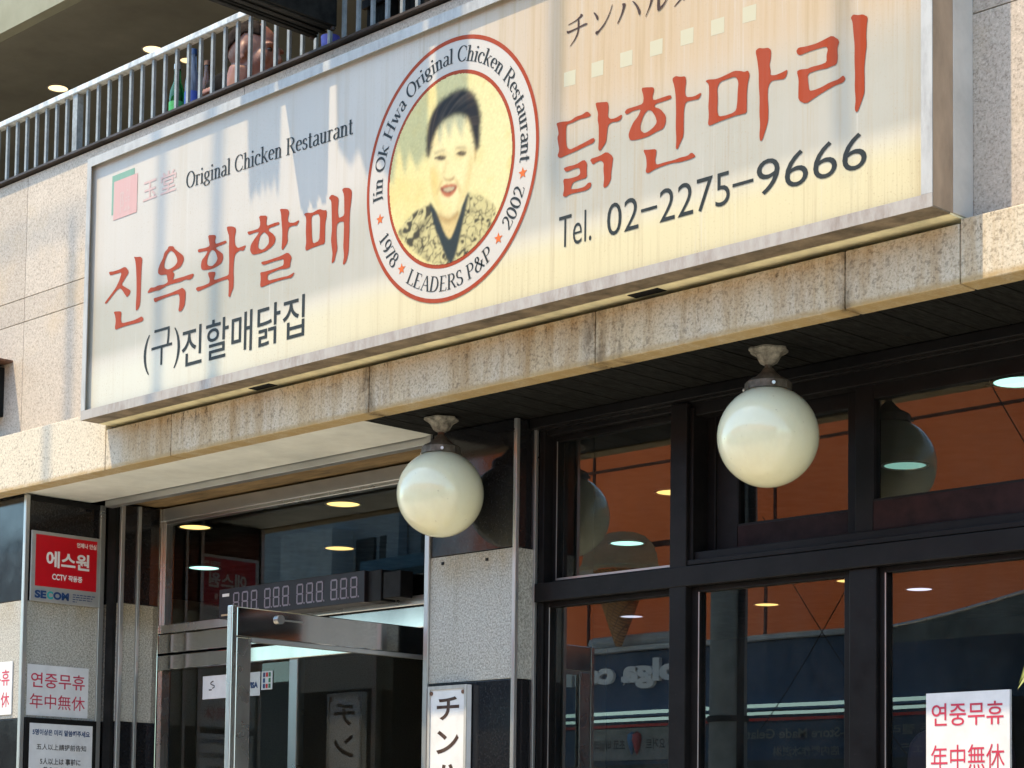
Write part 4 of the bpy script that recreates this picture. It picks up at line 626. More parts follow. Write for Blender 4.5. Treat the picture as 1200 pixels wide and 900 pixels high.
M['sign_lip_low'] = sign_metal('rusty_white_frame', (.36,.34,.31), (.15,.10,.075))
M['sign_tan'] = plain('tan_stained_frame', (.36,.265,.185), .5, .2, .2, 7, sc=(1,1,.4))
M['sign_brown'] = plain('grimy_frame_underside', (.20,.155,.105), .6, .1, .35, 9)
M['sign_grey'] = plain('pale_grey_frame', (.50,.475,.44), .5, .1, .1, 5)
M['sign_cream'] = plain('cream_frame_underside', (.80,.72,.46), .6, 0, .2, 6)
# front casing, rear casing, lips
mb = MB(); y0, y1 = 4.382, 4.475
mb.box(SX1-.006, SX1, y0, y1, SZ0+.004, SZ1)
mb.box(SX0, SX0+.006, y0, y1, SZ0+.004, SZ1)
mb.box(SX0, SX1, y0, y1, SZ1-.004, SZ1)
mb.build('side_casing', M['sign_tan'], S)
MB().box(SX0, SX1, 4.3825, 4.462, SZ0, SZ0+.004).build('under_casing', M['sign_brown'], S)
mb = MB(); mb.box(SX0, SX1+.001, 4.476, 4.569, SZ0+.005, SZ1-.003)
mb.build('rear_casing', M['sign_grey'], S, bevel=.002)
mb = MB(); mb.box(SX0+.002, SX1-.002, 4.464, 4.567, SZ0-.001, SZ0+.004); mb.build('under_panel', M['sign_cream'], S)
for x_ in (-5.85, -4.0): MB().box(x_-.06, x_+.06, 4.475, 4.515, SZ0-.003, SZ0+.001).build('vent_slot', M['black'], S)
MB().box(SX0, SX1, 4.379, 4.383, SZ1-.034, SZ1+.001).box(SX0, SX0+.026, 4.379, 4.383, SZ0+.0365, SZ1-.034).box(SX1-.034, SX1, 4.379, 4.383, SZ0+.0365, SZ1-.034).build('front_lip', M['sign_lip'], S)
MB().box(SX0, SX1, 4.379, 4.383, SZ0, SZ0+.036).build('front_lip', M['sign_lip_low'], S)
MB().box(SX0+.004, SX1-.004, 4.400, 4.41, SZ0+.01, SZ1-.01).build('panel', M['sign_face'], S)
FY = 4.3988; CX0 = -4.77
def ink(name, c, rough=.35, fade=.0):
    m = N(name, rough, 0, .12); d = m.noise(1, 5, .7, sc=(40,1,2))
    m.color(m.ramp(d, [(.35, c), (.75, tuple(x+(0.5-x)*fade for x in c))])); return m.m
M['red'] = ink('faded_red_vinyl', (.29,.040,.008), .5, .05)
M['dark_ink'] = ink('dark_grey_vinyl', (.022,.028,.029), .5, .03)
M['kata_ink'] = ink('brown_black_vinyl', (.05,.026,.018), .35, .1)
for side in (0, 1):
    mb = MB()
    for k, rings in enumerate(RED):
        if (rings[0][0][0] > CX0) == bool(side):
            vv, ff = fill([chaikin(r, 1) for r in rings]); mb.add([(v[0], FY-.0001*(k%5), v[1]) for v in vv], ff)
    mb.build('red_lettering', M['red'], S)
mb = MB()
for k, rings in enumerate(KATA):
    vv, ff = fill([chaikin(r, 1) for r in rings]); mb.add([(v[0], FY-.0001*(k%9), v[1]) for v in vv], ff)
mb.build('katakana_lettering', M['kata_ink'], S)
AX, AZ = (1,0,0), (0,0,1)
mb = MB(); text_fit(mb, '(구)', (-6.469,FY,1.780), AX, AZ, .235, .165, -.004); text_fit(mb, '진할매닭집', (-6.222,FY,1.770), AX, AZ, .722, .150, .004)
mb.build('gothic_lettering', M['dark_ink'], S)
text_fit(MB(), 'Tel.', (-4.274,FY,1.828), AX, AZ, .135, .098, -.008).build('telephone_lettering', M['dark_ink'], S)
mb = MB(); text_fit(mb, '02', (-4.075,FY,1.824), AX, AZ, .125, .098, -.006)
text_fit(mb, '2275', (-3.868,FY,1.822), AX, AZ, .262, .098, -.006); text_fit(mb, '9666', (-3.510,FY,1.820), AX, AZ, .37, .100, -.006)
mb.box(-3.94,-3.878,FY-.0003,FY,1.869,1.878); mb.box(-3.596,-3.522,FY-.0003,FY,1.867,1.876)
mb.build('telephone_lettering', M['dark_ink'], S)
mb = MB(); t = 'Original Chicken Restaurant'; k = .965/serif_len(t)
serif_write(mb, t, lambda x, y: (-6.221+x*k, FY, 2.452-.026*(x*k)+y*.060), .95)
mb.build('roman_lettering', M['dark_ink'], S)
# faded square crest at the top left
M['crest_green'] = ink('faded_green', (.17,.32,.25), .4, .1); M['crest_pink'] = ink('faded_pink', (.51,.32,.305), .4, .2); M['crest_pale'] = ink('pale_pink', (.50,.37,.35), .4, .1)
cr = MB().box(-6.714,-6.562,FY+.0002,FY+.0006,2.456,2.611).build('crest', M['crest_green'], S)
MB().box(-6.700,-6.540,FY-.0004,FY,2.432,2.585).build('crest_square', M['crest_pink'], cr)
mb = MB(); text_fit(mb, '陳', (-6.655,FY-.0008,2.452), AX, AZ, .08, .085, .01); mb.build('crest_character', M['crest_pale'], cr)
mb = MB(); text_fit(mb, '玉', (-6.50,FY,2.462), AX, AZ, .09, .075, .01); text_fit(mb, '堂', (-6.385,FY,2.462), AX, AZ, .10, .085, .01); mb.build('crest_lettering', M['crest_pale'], cr)
# oval emblem
CX, CZ, RX, RZ = -4.771, 2.190, .4068, .4325
em = MB().prism([(CX+RX*math.cos(a*math.pi/48), CZ+RZ*math.sin(a*math.pi/48)) for a in range(96)], FY+.0002, FY+.0008).build('emblem', ink('emblem_white', (.49,.47,.43), .4), S)
def ring(f0, f1):
    n = 96; mb = MB()
    for i in range(n):
        a, b = 2*math.pi*i/n, 2*math.pi*(i+1)/n
        P = lambda f, t: (CX+f*RX*math.cos(t), FY-.0004, CZ+f*RZ*math.sin(t))
        mb.quad(P(f0,a), P(f1,a), P(f1,b), P(f0,b))
    return mb
mb = ring(.968, 1.0); mb.build('outer_ring', M['red'], em)
mb = ring(.712, .742); mb.build('inner_ring', M['red'], em)
mb = MB()
def on_ring(s, a0, a1, base, cap, inward=False):
    L = serif_len(s)
    def fn(x, y):
        t = math.radians(a0+(a1-a0)*x/L); f = base - y*cap if inward else base + y*cap
        return (CX+f*RX*math.cos(t), FY-.0006, CZ+f*RZ*math.sin(t))
    serif_write(mb, s, fn, 1.0)
on_ring('Jin Ok Hwa Original Chicken Restaurant', 186, -9, .805, .115)
on_ring('1978', -156.5, -136, .915, .115, True)
on_ring('LEADERS P&P', -123, -55.5, .915, .115, True)
on_ring('2002', -41.5, -20.5, .915, .115, True)
mb.build('ring_lettering', M['dark_ink'], em)
mb = MB()
for a in (-165.5, -130, -48, -14):
    t = math.radians(a); x_, z_ = CX+.855*RX*math.cos(t), CZ+.855*RZ*math.sin(t)
    mb.prism([(x_+r*math.cos(math.radians(90+36*i)), z_+r*math.sin(math.radians(90+36*i))) for i, r in ((j, .019 if j % 2 == 0 else .0085) for j in range(10))], FY-.0009, FY-.0003)
mb.build('ring_star', ink('orange_red_star', (.55,.13,.03)), em)
# portrait inside the ring
def paint_portrait():
    """the printed photograph: a fine grid whose print colours are kept as a colour attribute"""
    import numpy as np
    nx, nz = 200, 212
    x0, x1 = CX-.714*RX, CX+.714*RX; z0, z1 = CZ-.714*RZ, CZ+.714*RZ
    gx, gz = np.meshgrid(np.linspace(x0, x1, nx), np.linspace(z0, z1, nz))
    rng = np.random.default_rng(5)
    def inside(poly):
        ins = np.zeros(gx.shape, bool); n = len(poly)
        for i in range(n):
            ax, az = poly[i]; bx, bz = poly[(i+1) % n]
            if az == bz: continue
            c = (az > gz) != (bz > gz)
            ins ^= c & (gx < (bx-ax)*(gz-az)/(bz-az)+ax)
        return ins.astype(float)
    def blur(a, s):
        if s <= 0: return a
        r = int(3*s+1); k = np.exp(-np.arange(-r, r+1)**2/(2*s*s)); k /= k.sum()
        a = np.apply_along_axis(lambda v: np.convolve(np.pad(v, r, mode='edge'), k, 'valid'), 0, a)
        return np.apply_along_axis(lambda v: np.convolve(np.pad(v, r, mode='edge'), k, 'valid'), 1, a)
    def field(s, seed=0, asp=1.0):
        a = rng.standard_normal(gx.shape); a = np.apply_along_axis(lambda v: v, 0, a)
        a = blur(a, s); return (a-a.mean())/a.std()
    def mask(poly, s=.8): return blur(inside(chaikin(poly, 2)), s)
    img = np.zeros(gx.shape+(3,)); img[:] = (.82,.74,.40)
    def lay(m, c, a=1.0):
        m = np.clip(m*a, 0, 1)[..., None]; img[:] = img*(1-m)+np.array(c)*m
    t = np.clip((gx-x0)/(x1-x0), 0, 1)
    lay(t**1.5, (.82,.78,.52), .8)
    lay(np.clip(field(9)*.5, 0, 1), (.78,.62,.24), .55)
    lay(np.clip(field(4)*.4-.2, 0, 1), (.80,.60,.22), .35)
    lay(mask(F_neck, 1.2), (.74,.58,.30))
    # brocade jacket: dark scrolls over cream
    jm = np.maximum(mask(F_jacketl, 1.0), mask(F_jacketr, 1.0))
    lay(jm, (.66,.60,.34))
    f1, f2, f3 = field(3.4), field(2.6), field(6)
    scroll = np.clip(1.5-np.abs(f1-.1)*7.5, 0, 1); spots = np.clip((f2-.95)*2.6, 0, 1); petals = np.clip(1.6-np.abs(f2+.55)*6, 0, 1)
    dark = np.clip(scroll+spots+petals*.8, 0, 1)
    lay(jm*blur(dark, .5), (.045,.038,.025), .95)
    lay(jm*np.clip(f3-.9, 0, 1), (.06,.05,.03), .6)
    lay(mask(F_lapell, 1.2), (.03,.035,.035), .9); lay(mask(F_lapelr, 1.2), (.03,.035,.035), .8)
    lay(mask(F_shirt, 1.0), (.035,.045,.05))
    # skin
    fm = mask(F_face, 1.3); lay(mask(F_ear, 1.2), (.62,.46,.22)); lay(fm, (.87,.79,.50))
    lay(fm*mask(F_cheekl, 5), (.76,.58,.22), .9); lay(fm*mask(F_jawr, 4), (.70,.53,.24), .85)
    lay(fm*np.clip(field(6)*.35, 0, 1), (.84,.66,.34), .5)
    lay(mask(F_shade, 2.6), (.40,.25,.10), .9)
    lay(blur(mask(F_hair, 0)*1.0, 4)*fm, (.60,.45,.22), .5)
    lay(mask(F_nosel, 2.2), (.55,.38,.16), .7); lay(mask(F_nose, 1.1), (.36,.20,.08), .85)
    lay(mask(F_smilel, 1.6), (.60,.42,.18), .7); lay(mask(F_smiler, 1.6), (.60,.42,.18), .7)
    for p in (F_eyel, F_eyer):
        cx_ = sum(q[0] for q in p)/len(p); cz_ = sum(q[1] for q in p)/len(p)
        d = ((gx-cx_)/.034)**2+((gz-cz_-.004)/.020)**2
        lay(np.exp(-d*1.6), (.62,.46,.22), .6); lay(mask(p, .9), (.06,.04,.03), .95)
    for p in (F_lidl, F_lidr): lay(mask(p, .7), (.05,.03,.025), .95)
    lay(mask(F_browl, 1.5), (.22,.15,.09), .75); lay(mask(F_browr, 1.5), (.22,.15,.09), .75)
    lay(mask(F_lips, 1.0), (.52,.14,.07), .95); lay(mask(F_mouthdark, .9), (.16,.03,.025), .9); lay(mask(F_teeth, .9), (.66,.58,.42), .85)
    # swept-back hair with lighter strands
    hm = mask(F_hair, 1.9); lay(hm, (.020,.015,.013))
    a = np.arctan2(gz-(CZ+.02), (gx-(CX-.03))*1.0); rr = np.hypot(gx-(CX-.03), (gz-(CZ+.02))*.9)
    ph = a*1.0+rr*5.0; base_ = blur(rng.standard_normal((400, 3)), 1.2)[:, 0]; base_ /= base_.std()
    st = np.interp((ph*70) % 399, np.arange(400), base_)*.6+field(5)*.5
    lay(hm*np.clip(st*.5+.05, 0, 1), (.17,.125,.105), .5)
    edge = blur(hm, 2)*(1-hm); lay(np.clip(edge*2, 0, 1)*np.clip(field(1.0)*.6+.3, 0, 1), (.06,.045,.045), .8)
    img = np.stack([blur(img[..., k], .55) for k in range(3)], -1); img = img*np.array((.72,.71,.60)); img = np.clip(img*(1+.03*field(.7))[..., None], .01, .9)
    keep = np.hypot((gx-CX)/RX, (gz-CZ)/RZ) < .716
    idx = -np.ones(gx.shape, int); idx[keep] = np.arange(keep.sum())
    vv = [(float(a), FY-.0012, float(b)) for a, b in zip(gx[keep], gz[keep])]
    ff = []
    for j in range(nz-1):
        for i in range(nx-1):
            q = (idx[j,i], idx[j,i+1], idx[j+1,i+1], idx[j+1,i])
            if min(q) >= 0: ff.append(tuple(int(k) for k in q))
    mb = MB(); mb.v, mb.f = vv, ff
    m = N('printed_portrait', .35, 0, .12); at = m.node('ShaderNodeAttribute'); at.attribute_name = 'print'; m.color(at.outputs['Color'])
    o = mb.build('portrait', m.m, em)
    ca = o.data.color_attributes.new('print', 'FLOAT_COLOR', 'POINT')
    rgba = np.ones((keep.sum(), 4), np.float32); rgba[:, :3] = img[keep]
    ca.data.foreach_set('color', rgba.ravel())
    return o
paint_portrait()

# window reflections painted as pale squares in a row over the right lettering
M['patch'] = ink('reflected_window_tone', (.475,.455,.33), .4, .05)
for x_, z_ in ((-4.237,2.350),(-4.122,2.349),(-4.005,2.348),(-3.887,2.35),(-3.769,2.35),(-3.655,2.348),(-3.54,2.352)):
    MB().prism([(x_-.024,z_-.021),(x_+.024,z_-.024),(x_+.025,z_+.022),(x_-.024,z_+.024)], FY+.0009, FY+.0013).build('painted_reflection', M['patch'], S)

# ------------------------------------------------------------------ opal globe lamps under the soffit
op = N('opal_glass', .10, 0, .5)
dust = op.ramp(op.noise(9, 6, .7, sc=(1,1,.6)), [(.45, (.76,.75,.54)), (.75, (.70,.68,.48))]); specks = op.ramp(op.noise(70, 3, .6), [(.70, 0.0), (.73, .4)])
op.color(op.mix(specks, dust, (.32,.29,.20))); op.rough(op.ramp(op.noise(12, 5, .7), [(.35,.06),(.7,.22)])); M['opal'] = op.m
M['opal'].node_tree.nodes['Principled BSDF'].inputs['Subsurface Weight'].default_value = .25
M['opal'].node_tree.nodes['Principled BSDF'].inputs['Coat Weight'].default_value = .35
M['opal'].node_tree.nodes['Principled BSDF'].inputs['Coat Roughness'].default_value = .02
M['opal'].node_tree.nodes['Principled BSDF'].inputs['Subsurface Radius'].default_value = (.12,.12,.09)
M['lamp_cream'] = plain('chipped_cream_paint', (.27,.25,.205), .6, 0, .4, 40, .2)
M['lamp_bronze'] = plain('dull_cast_metal', (.14,.125,.10), .5, .4, .3, 30)
M['lamp_rust'] = plain('rusty_rod', (.13,.06,.035), .7, 0, .4, 60)
for x_, lab, cm, zt in ((-3.727,'round opal globe lamp hanging before the upper window sash, the nearer and larger of two','lamp_bronze',1.226),(-5.150,'round opal globe lamp with rusty stem hanging beside the black pier, the farther of two','lamp_rust',1.220)):
    y_ = 4.73
    L = thing('globe_lamp', (x_, y_, 1.488), lab, 'lamp', 'opal globe lamps under the soffit')
    c = (x_, y_, zt)
    sc = lambda a: .07*math.cos(6*a)
    ro = MB().lathe(c, [(.0001,.262),(.057,.262),(.058,.256),(.05,.25),(.038,.243),(.031,.23),(.026,.221),(.014,.214),(.0001,.213)], 48, sc).build('ceiling_rose', M['lamp_cream'], L, smooth=True)
    MB().lathe(c, [(.011,.216),(.011,.195)], 16).build('stem', M[cm], L, smooth=True)
    rib = lambda a: .035*(1 if math.cos(10*a) > .86 else 0)
    MB().lathe(c, [(.0001,.205),(.014,.204),(.022,.193),(.040,.176),(.060,.166),(.067,.160),(.068,.138),(.063,.135),(.0001,.135)], 80, rib).build('fitter', M['lamp_bronze'], L, smooth=True)
    mb = MB()
    for a in (200, 320, 80):
        t = math.radians(a); mb.tube([(x_+.06*math.cos(t), y_+.06*math.sin(t), zt+.146), (x_+.078*math.cos(t), y_+.078*math.sin(t), zt+.146)], .0055, 8)
    mb.build('thumb_screw', M['brushed'], L, smooth=True)
    g = MB().ball(c, .15, 5).build('globe', M['opal'], L, smooth='all')

# ------------------------------------------------------------------ plates and notices
M['paper'] = plain('laminated_paper', (.66,.68,.70), .35, 0, .06, 12)
M['paper_ink_red'] = plain('red_print', (.50,.03,.075), .5, 0, .1)
M['plate_alu'] = plain('anodised_plate', (.46,.46,.45), .35, .5, .08)
M['plate_red'] = plain('signal_red', (.50,.004,.012), .3, 0, .06)
M['white_print'] = plain('white_print', (.75,.72,.70), .4, 0, .05)
M['navy_print'] = plain('navy_print', (.012,.05,.16), .4, 0, .1)
M['teal_print'] = plain('teal_print', (.03,.36,.36), .4, 0, .1)
M['black_print'] = plain('black_print', (.03,.03,.035), .5, 0, .1)
# security plate on the return of the left pier (faces +X; text runs along +Y)
px = -7.588
SP = thing('security_plate', (px, 4.79, 1.02), 'square red and silver security company plate on the black stone beside the entrance', 'sign')
MB().box(px-.006, px, 4.618, 4.963, 1.030, 1.333).build('plate', M['plate_alu'], SP, bevel=.003)
MB().box(px, px+.0006, 4.640, 4.945, 1.097, 1.318).build('red_field', M['plate_red'], SP)
AY = (0,1,0)
mb = MB(); q = px+.0014
text_fit(mb, '에스원', (q,4.692,1.182), AY, AZ, .215, .072, .03); text_fit(mb, 'CCTV', (q,4.723,1.130), AY, AZ, .072, .026, .03); text_fit(mb, '작동중', (q,4.803,1.130), AY, AZ, .07, .026, .03); text_fit(mb, '언제나 안심', (q,4.842,1.281), AY, AZ, .098, .022, .03)
mb.build('white_lettering', M['white_print'], SP)
mb = MB(); text_fit(mb, 'SE', (q,4.640,1.045), AY, AZ, .057, .034, .05); text_fit(mb, 'OM', (q,4.731,1.045), AY, AZ, .078, .034, .05); mb.build('navy_lettering', M['navy_print'], SP)
mb = MB(); text_fit(mb, 'C', (q,4.700,1.045), AY, AZ, .03, .034, .05); mb.build('teal_lettering', M['teal_print'], SP)
mb = MB()
for i, L_ in enumerate((.115,.10,.095,.02)):
    y_ = 4.828
    while y_ < 4.828+L_:
        wd = random.uniform(.008,.02); mb.box(q-.0003, q, y_, min(y_+wd, 4.828+L_), 1.073-i*.010, 1.0765-i*.010); y_ += wd+.004
mb.build('small_print', M['navy_print'], SP)
# notices
def notice_text(par, O, ax, wd, ht, lines):
    """lines: (text, x fraction, z fraction of lower edge, width fraction, height fraction, bold)"""
    O = Vector(O); a = Vector(ax)
    for s, fx, fz, fw, fh, bd in lines:
        text_fit(MB(), s, O + a*(fx*wd) + Vector((0,0,fz*ht)), ax, AZ, fw*wd, fh*ht, bd).build('lettering', M['paper_ink_red'], par)
CLOSED = [('연중무휴', .06, .55, .88, .30, .008), ('年中無休', .05, .14, .90, .29, .004)]
n1 = thing('notice', (px-.004, 4.79, .54), 'white paper notice with red characters on the shaded grey granite under the security plate', 'notice', 'red and white all-year-open notices')
MB().box(px-.010, px-.0088, 4.622, 4.925, .545, .762).build('paper', M['paper'], n1)
notice_text(n1, (px-.0082,4.622,.545), AY, .303, .217, CLOSED)
n2 = thing('notice', (-7.8, 4.59, .54), 'sunlit red and white paper notice cut by the left edge of the photo', 'notice', 'red and white all-year-open notices')
MB().box(-7.985, -7.672, 4.594, 4.5985, .548, .775).build('paper', M['paper'], n2)
notice_text(n2, (-7.985,4.5932,.548), AX, .313, .227, CLOSED)
n3 = thing('notice', (-3.2, 4.9, .10), 'large white card with red characters standing before the lower right window', 'notice', 'red and white all-year-open notices')
MB().box(-3.295, -3.025, 4.905, 4.915, .165, .458).build('card', M['paper'], n3)
notice_text(n3, (-3.295,4.904,.215), AX, .270, .24, [('연중무휴', .07, .62, .86, .27, .006), ('年中無休', .06, .10, .88, .30, .0)])
MB().box(-3.20, -3.11, 4.916, 4.97, .20, .23).build('bracket', M['black'], n3)
n4 = thing('framed_notice', (px, 4.79, .2), 'black framed notice of small print low on the pier by the entrance', 'notice')
MB().box(px-.010, px+.002, 4.612, 4.965, .16, .535).build('frame', M['black'], n4, bevel=.002)
MB().box(px+.002, px+.003, 4.634, 4.945, .18, .512).build('paper', M['paper'], n4)
mb = MB(); text_fit(mb, '5명이상은 미리 말씀해주세요', (px+.0038,4.648,.462), AY, AZ, .283, .026, .03); mb.build('lettering', M['navy_print'], n4)
mb = MB(); text_fit(mb, '五人以上請提前告知', (px+.0038,4.669,.400), AY, AZ, .245, .026, .01); text_fit(mb, '5人以上は 事前に', (px+.0038,4.688,.338), AY, AZ, .20, .028, .02); text_fit(mb, '教えてください', (px+.0038,4.704,.303), AY, AZ, .175, .026, .02)
mb.build('lettering', M['black_print'], n4)
# upright board on the middle pier
ub = thing('signboard', (-5.25, 4.88, -.4), 'narrow upright white signboard with dark katakana screwed to the black pier by the door', 'sign')
MB().box(-5.352, -5.153, 4.874, 4.896, -.45, .573).build('board', M['paper'], ub, bevel=.002)
MB().box(-5.352, -5.340, 4.870, 4.8745, -.45, .573).box(-5.165, -5.153, 4.870, 4.8745, -.45, .573).box(-5.34, -5.165, 4.870, 4.8745, .560, .573).build('edge', M['sign_lip'], ub)
mb = MB()
for i, ch in enumerate('チンハルメ'): text_fit(mb, ch, (-5.307,4.8732,.452-i*.118), AX, AZ, .115, .082, .02)
mb.build('lettering', M['kata_ink'], ub)
MB().tube([(-5.335,4.869,.548),(-5.335,4.874,.548)],.007,10).tube([(-5.172,4.869,.548),(-5.172,4.874,.548)],.007,10).build('screw', M['lamp_rust'], ub)
# stickers on the door glass
st = thing('sticker', (-6.97, 5.22, .63), 'white paper strip with blue card lettering and a scribble on the door glass', 'sticker')
MB().box(-7.171, -6.772, 5.2215, 5.2225, .628, .727).build('paper', M['paper'], st)
mb = MB(); text_fit(mb, 'VISA', (-6.856,5.2207,.660), AX, AZ, .070, .026, .06); mb.build('logo', M['navy_print'], st)
mb = MB().tube([(-7.10+.02*math.sin(i*1.1)*.8, 5.2207, .672+.005*i+.001) for i in range(7)], .0022, 6).box(-7.125,-7.105,5.2205,5.221,.664,.669); mb.build('scribble', M['black_print'], st)
s2 = thing('sticker', (-6.725, 5.22, .64), 'small square sticker of nine coloured dabs on the door glass', 'sticker')
MB().box(-6.764, -6.690, 5.2215, 5.2225, .650, .727).build('backing', M['paper'], s2, bevel=.0005)
cols = [M['navy_print'], M['plate_red'], plain('green_print', (.02,.16,.07), .5)]
for i in range(3):
    mb = MB()
    for j in range(3):
        x_ = -6.752+i*.0185
        if i == 1 and j == 1: continue
        mb.box(x_, x_+.0135, 5.2205, 5.2212, .656+j*.0235, .674+j*.0235)
    mb.build('dab', cols[i], s2)

# ------------------------------------------------------------------ digit display over the door
dd = thing('digit_display', (-6.45, 5.15, .94), 'long dark unlit segment display with four groups of three digits above the glass door', 'display')
R = Matrix.Rotation(math.radians(-0.2), 3, 'Y')
MB().box(-6.905, -5.975, 5.10, 5.19, .945, 1.068).build('case', plain('display_case', (.016,.013,.015), .4, 0, .1, 9, .25), dd, bevel=.003)
MB().box(-5.972, -5.895, 5.115, 5.19, .945, 1.066).build('end_cap', M['black'], dd, bevel=.003)
MB().box(-5.890, -5.79, 5.12, 5.185, .952, 1.055).build('speaker', M['black'], dd, bevel=.004)
seg = plain('unlit_segment', (.20,.165,.20), .4, 0, .05)
def digit(x0):
    mb = MB(); wd, h, z0, t, y0, y1 = .041, .082, .966, .0065, 5.0985, 5.1
    a = .0012
    for z in (z0, z0+h/2-t/2, z0+h-t): mb.box(x0+t*.6+a, x0+wd-t*.6-a, y0, y1, z, z+t)
    for x_ in (x0, x0+wd-t):
        mb.box(x_, x_+t, y0, y1, z0+t*.7, z0+h/2-t*.3); mb.box(x_, x_+t, y0, y1, z0+h/2+t*.3, z0+h-t*.7)
    mb.box(x0+wd+.004, x0+wd+.010, y0, y1, z0, z0+t); return mb
for x0 in (-6.806,-6.747,-6.686, -6.598,-6.540,-6.480, -6.389,-6.328,-6.266, -6.178,-6.119,-6.058):
    digit(x0).build('digit', seg, dd)
MB().box(-6.880,-6.835,5.0985,5.1,1.035,1.047).build('indicator', M['white_print'], dd)
MB().box(-6.885,-6.82,5.0985,5.1,.955,.962).build('label_strip', plain('tan_label', (.42,.30,.18), .5), dd)

# ------------------------------------------------------------------ wall box at the far left
wb = thing('wall_vent', (-7.9, 4.5, 1.83), 'black wall box under a rusty brown hood at the left edge of the photo', 'vent')
MB().box(-8.30, -7.765, 4.47, 4.572, 1.835, 2.05).build('box', M['black'], wb, bevel=.004)
mb = MB(); z_ = 1.85
while z_ < 2.03: mb.box(-8.28, -7.785, 4.462, 4.47, z_, z_+.012); z_ += .03
mb.build('louvre', M['cap'], wb)
MB().box(-8.34, -7.70, 4.40, 4.572, 2.062, 2.072).build('hood', M['lamp_rust'], wb, bevel=.002)

# ------------------------------------------------------------------ folded black shutter pack in the terrace opening
fa = thing('folding_shutter', (-5.45, 4.4, 2.93), 'black folded shutter panels swung out over the railing above the sign', 'shutter')
for i in range(3):
    x_ = -5.712+i*.052
    MB().box(x_, x_+.046, 4.10+.004*i, 4.57, 2.938+.004*(i % 2), 3.9).box(x_+.010, x_+.036, 4.092+.004*i, 4.575, 2.932+.004*(i % 2), 2.94).build('shutter_leaf', M['board_black'], fa, bevel=.003)
MB().tube([(-5.69,4.56,2.925),(-5.69,4.56,2.99)],.009,8).tube([(-5.575,4.56,2.925),(-5.575,4.56,2.99)],.009,8).build('pivot', M['cap'], fa)
fb = thing('folding_shutter', (-4.9, 4.6, 2.98), 'dark shutter panels standing half open behind the railing at the top edge of the photo', 'shutter')
for i in range(9):
    x_ = -5.54+i*.15
    MB().box(x_, x_+.13, 4.69+.02*(i % 2), 4.73+.02*(i % 2), 2.925, 3.9).build('shutter_leaf', M['board_black'], fb, bevel=.003)
MB().box(-5.55, -4.3, 4.675, 4.69, 3.03, 3.06).build('shutter_rail', M['bronze'], fb)

# ------------------------------------------------------------------ the man on the terrace
def skin(name, c, red):
    m = N(name, .5); d = m.noise(14, 4, .6)
    m.color(m.ramp(d, [(.35, red), (.65, c)])); m.b.inputs['Subsurface Weight'].default_value = .12
    m.b.inputs['Subsurface Radius'].default_value = (.02,.008,.004); m.bump(m.noise(90, 3, .6), .08, .003); return m.m
M['skin'] = skin('ruddy_skin', (.26,.125,.085), (.20,.078,.055))
M['shirt'] = plain('black_tshirt', (.010,.010,.011), .9, 0, .25, 20, .05)
M['hair'] = plain('cropped_dark_hair', (.018,.012,.010), .9, 0, .4, 60, .08)
man = thing('person', (-6.45, 5.02, 2.1), 'person with cropped hair and black shirt seated behind the railing, looking to the right', 'person')
def blob(parts, name, mat, vox=.011, parent=man, smooth_it=6):
    mb = MB()
    for p in parts:
        if p[0] == 'b': mb.ball(p[1], p[2], 3, p[3] if len(p) > 3 else None)
        else: mb.tube(p[1], p[2], 14)
    o = mb.build(name, mat, None)
    rm = o.modifiers.new('remesh', 'REMESH'); rm.mode = 'VOXEL'; rm.voxel_size = vox
    sm = o.modifiers.new('smooth', 'SMOOTH'); sm.factor = .5; sm.iterations = smooth_it
    bpy.context.view_layer.update()
    me = bpy.data.meshes.new_from_object(o.evaluated_get(bpy.context.evaluated_depsgraph_get()))
    o.modifiers.clear(); o.data = me; me.polygons.foreach_set('use_smooth', [True]*len(me.polygons))
    attach(o, parent); return o
HX, HY, HZ = -6.52, 4.93, 3.185
HS = 1.13
hr = Matrix.Rotation(math.radians(24), 3, 'Z') @ Matrix.Rotation(math.radians(6), 3, 'Y')    # +X of the head points right, along the terrace
def hp(x, y, z): v = hr @ (Vector((x, y, z))*HS); return (HX+v.x, HY+v.y, HZ+v.z)
def hb(c, r): return ('b', hp(*c), tuple(HS*k for k in r), hr)
body = [hb((-.012,0,.035),(.098,.076,.092)), hb((.030,0,-.015),(.066,.062,.085)), hb((.045,0,-.070),(.046,.046,.034)), hb((.068,0,-.088),(.024,.026,.018)),
  hb((.098,0,-.010),(.017,.012,.017)), hb((.090,0,.010),(.013,.010,.026)), hb((.080,.030,.034),(.018,.027,.009)), hb((.080,-.030,.034),(.018,.027,.009)),
  hb((.088,0,-.047),(.013,.024,.0065)), hb((.086,0,-.060),(.013,.022,.0075)), hb((.058,.044,-.012),(.026,.020,.030)), hb((.058,-.044,-.012),(.026,.020,.030)),
  hb((-.008,-.0765,.000),(.017,.008,.031)), hb((-.008,.0765,.000),(.017,.008,.031)), hb((-.002,-.078,-.024),(.010,.007,.012)), hb((-.002,.078,-.024),(.010,.007,.012)),
  ('t', [hp(-.025,0,-.045), hp(-.040,0,-.15)], [.064*HS,.070*HS]), ('b', (HX-.07,HY+.06,HZ-.245), (.21,.15,.10)), ('b', (HX-.15,HY+.055,HZ-.14), (.105,.13,.08)), ('b', (HX-.07,HY+.09,HZ-.52), (.19,.15,.32)),
  ('t', [(HX-.24,HY+.03,HZ-.22),(HX-.28,HY-.05,HZ-.44),(HX-.09,HY-.15,HZ-.26)], [.060,.050,.032]),
  ('t', [(HX+.12,HY+.03,HZ-.22),(HX+.17,HY-.06,HZ-.44),(HX+.02,HY-.16,HZ-.26)], [.060,.050,.032]),
  ('b', (HX-.070,HY-.165,HZ-.215), (.040,.026,.028))]
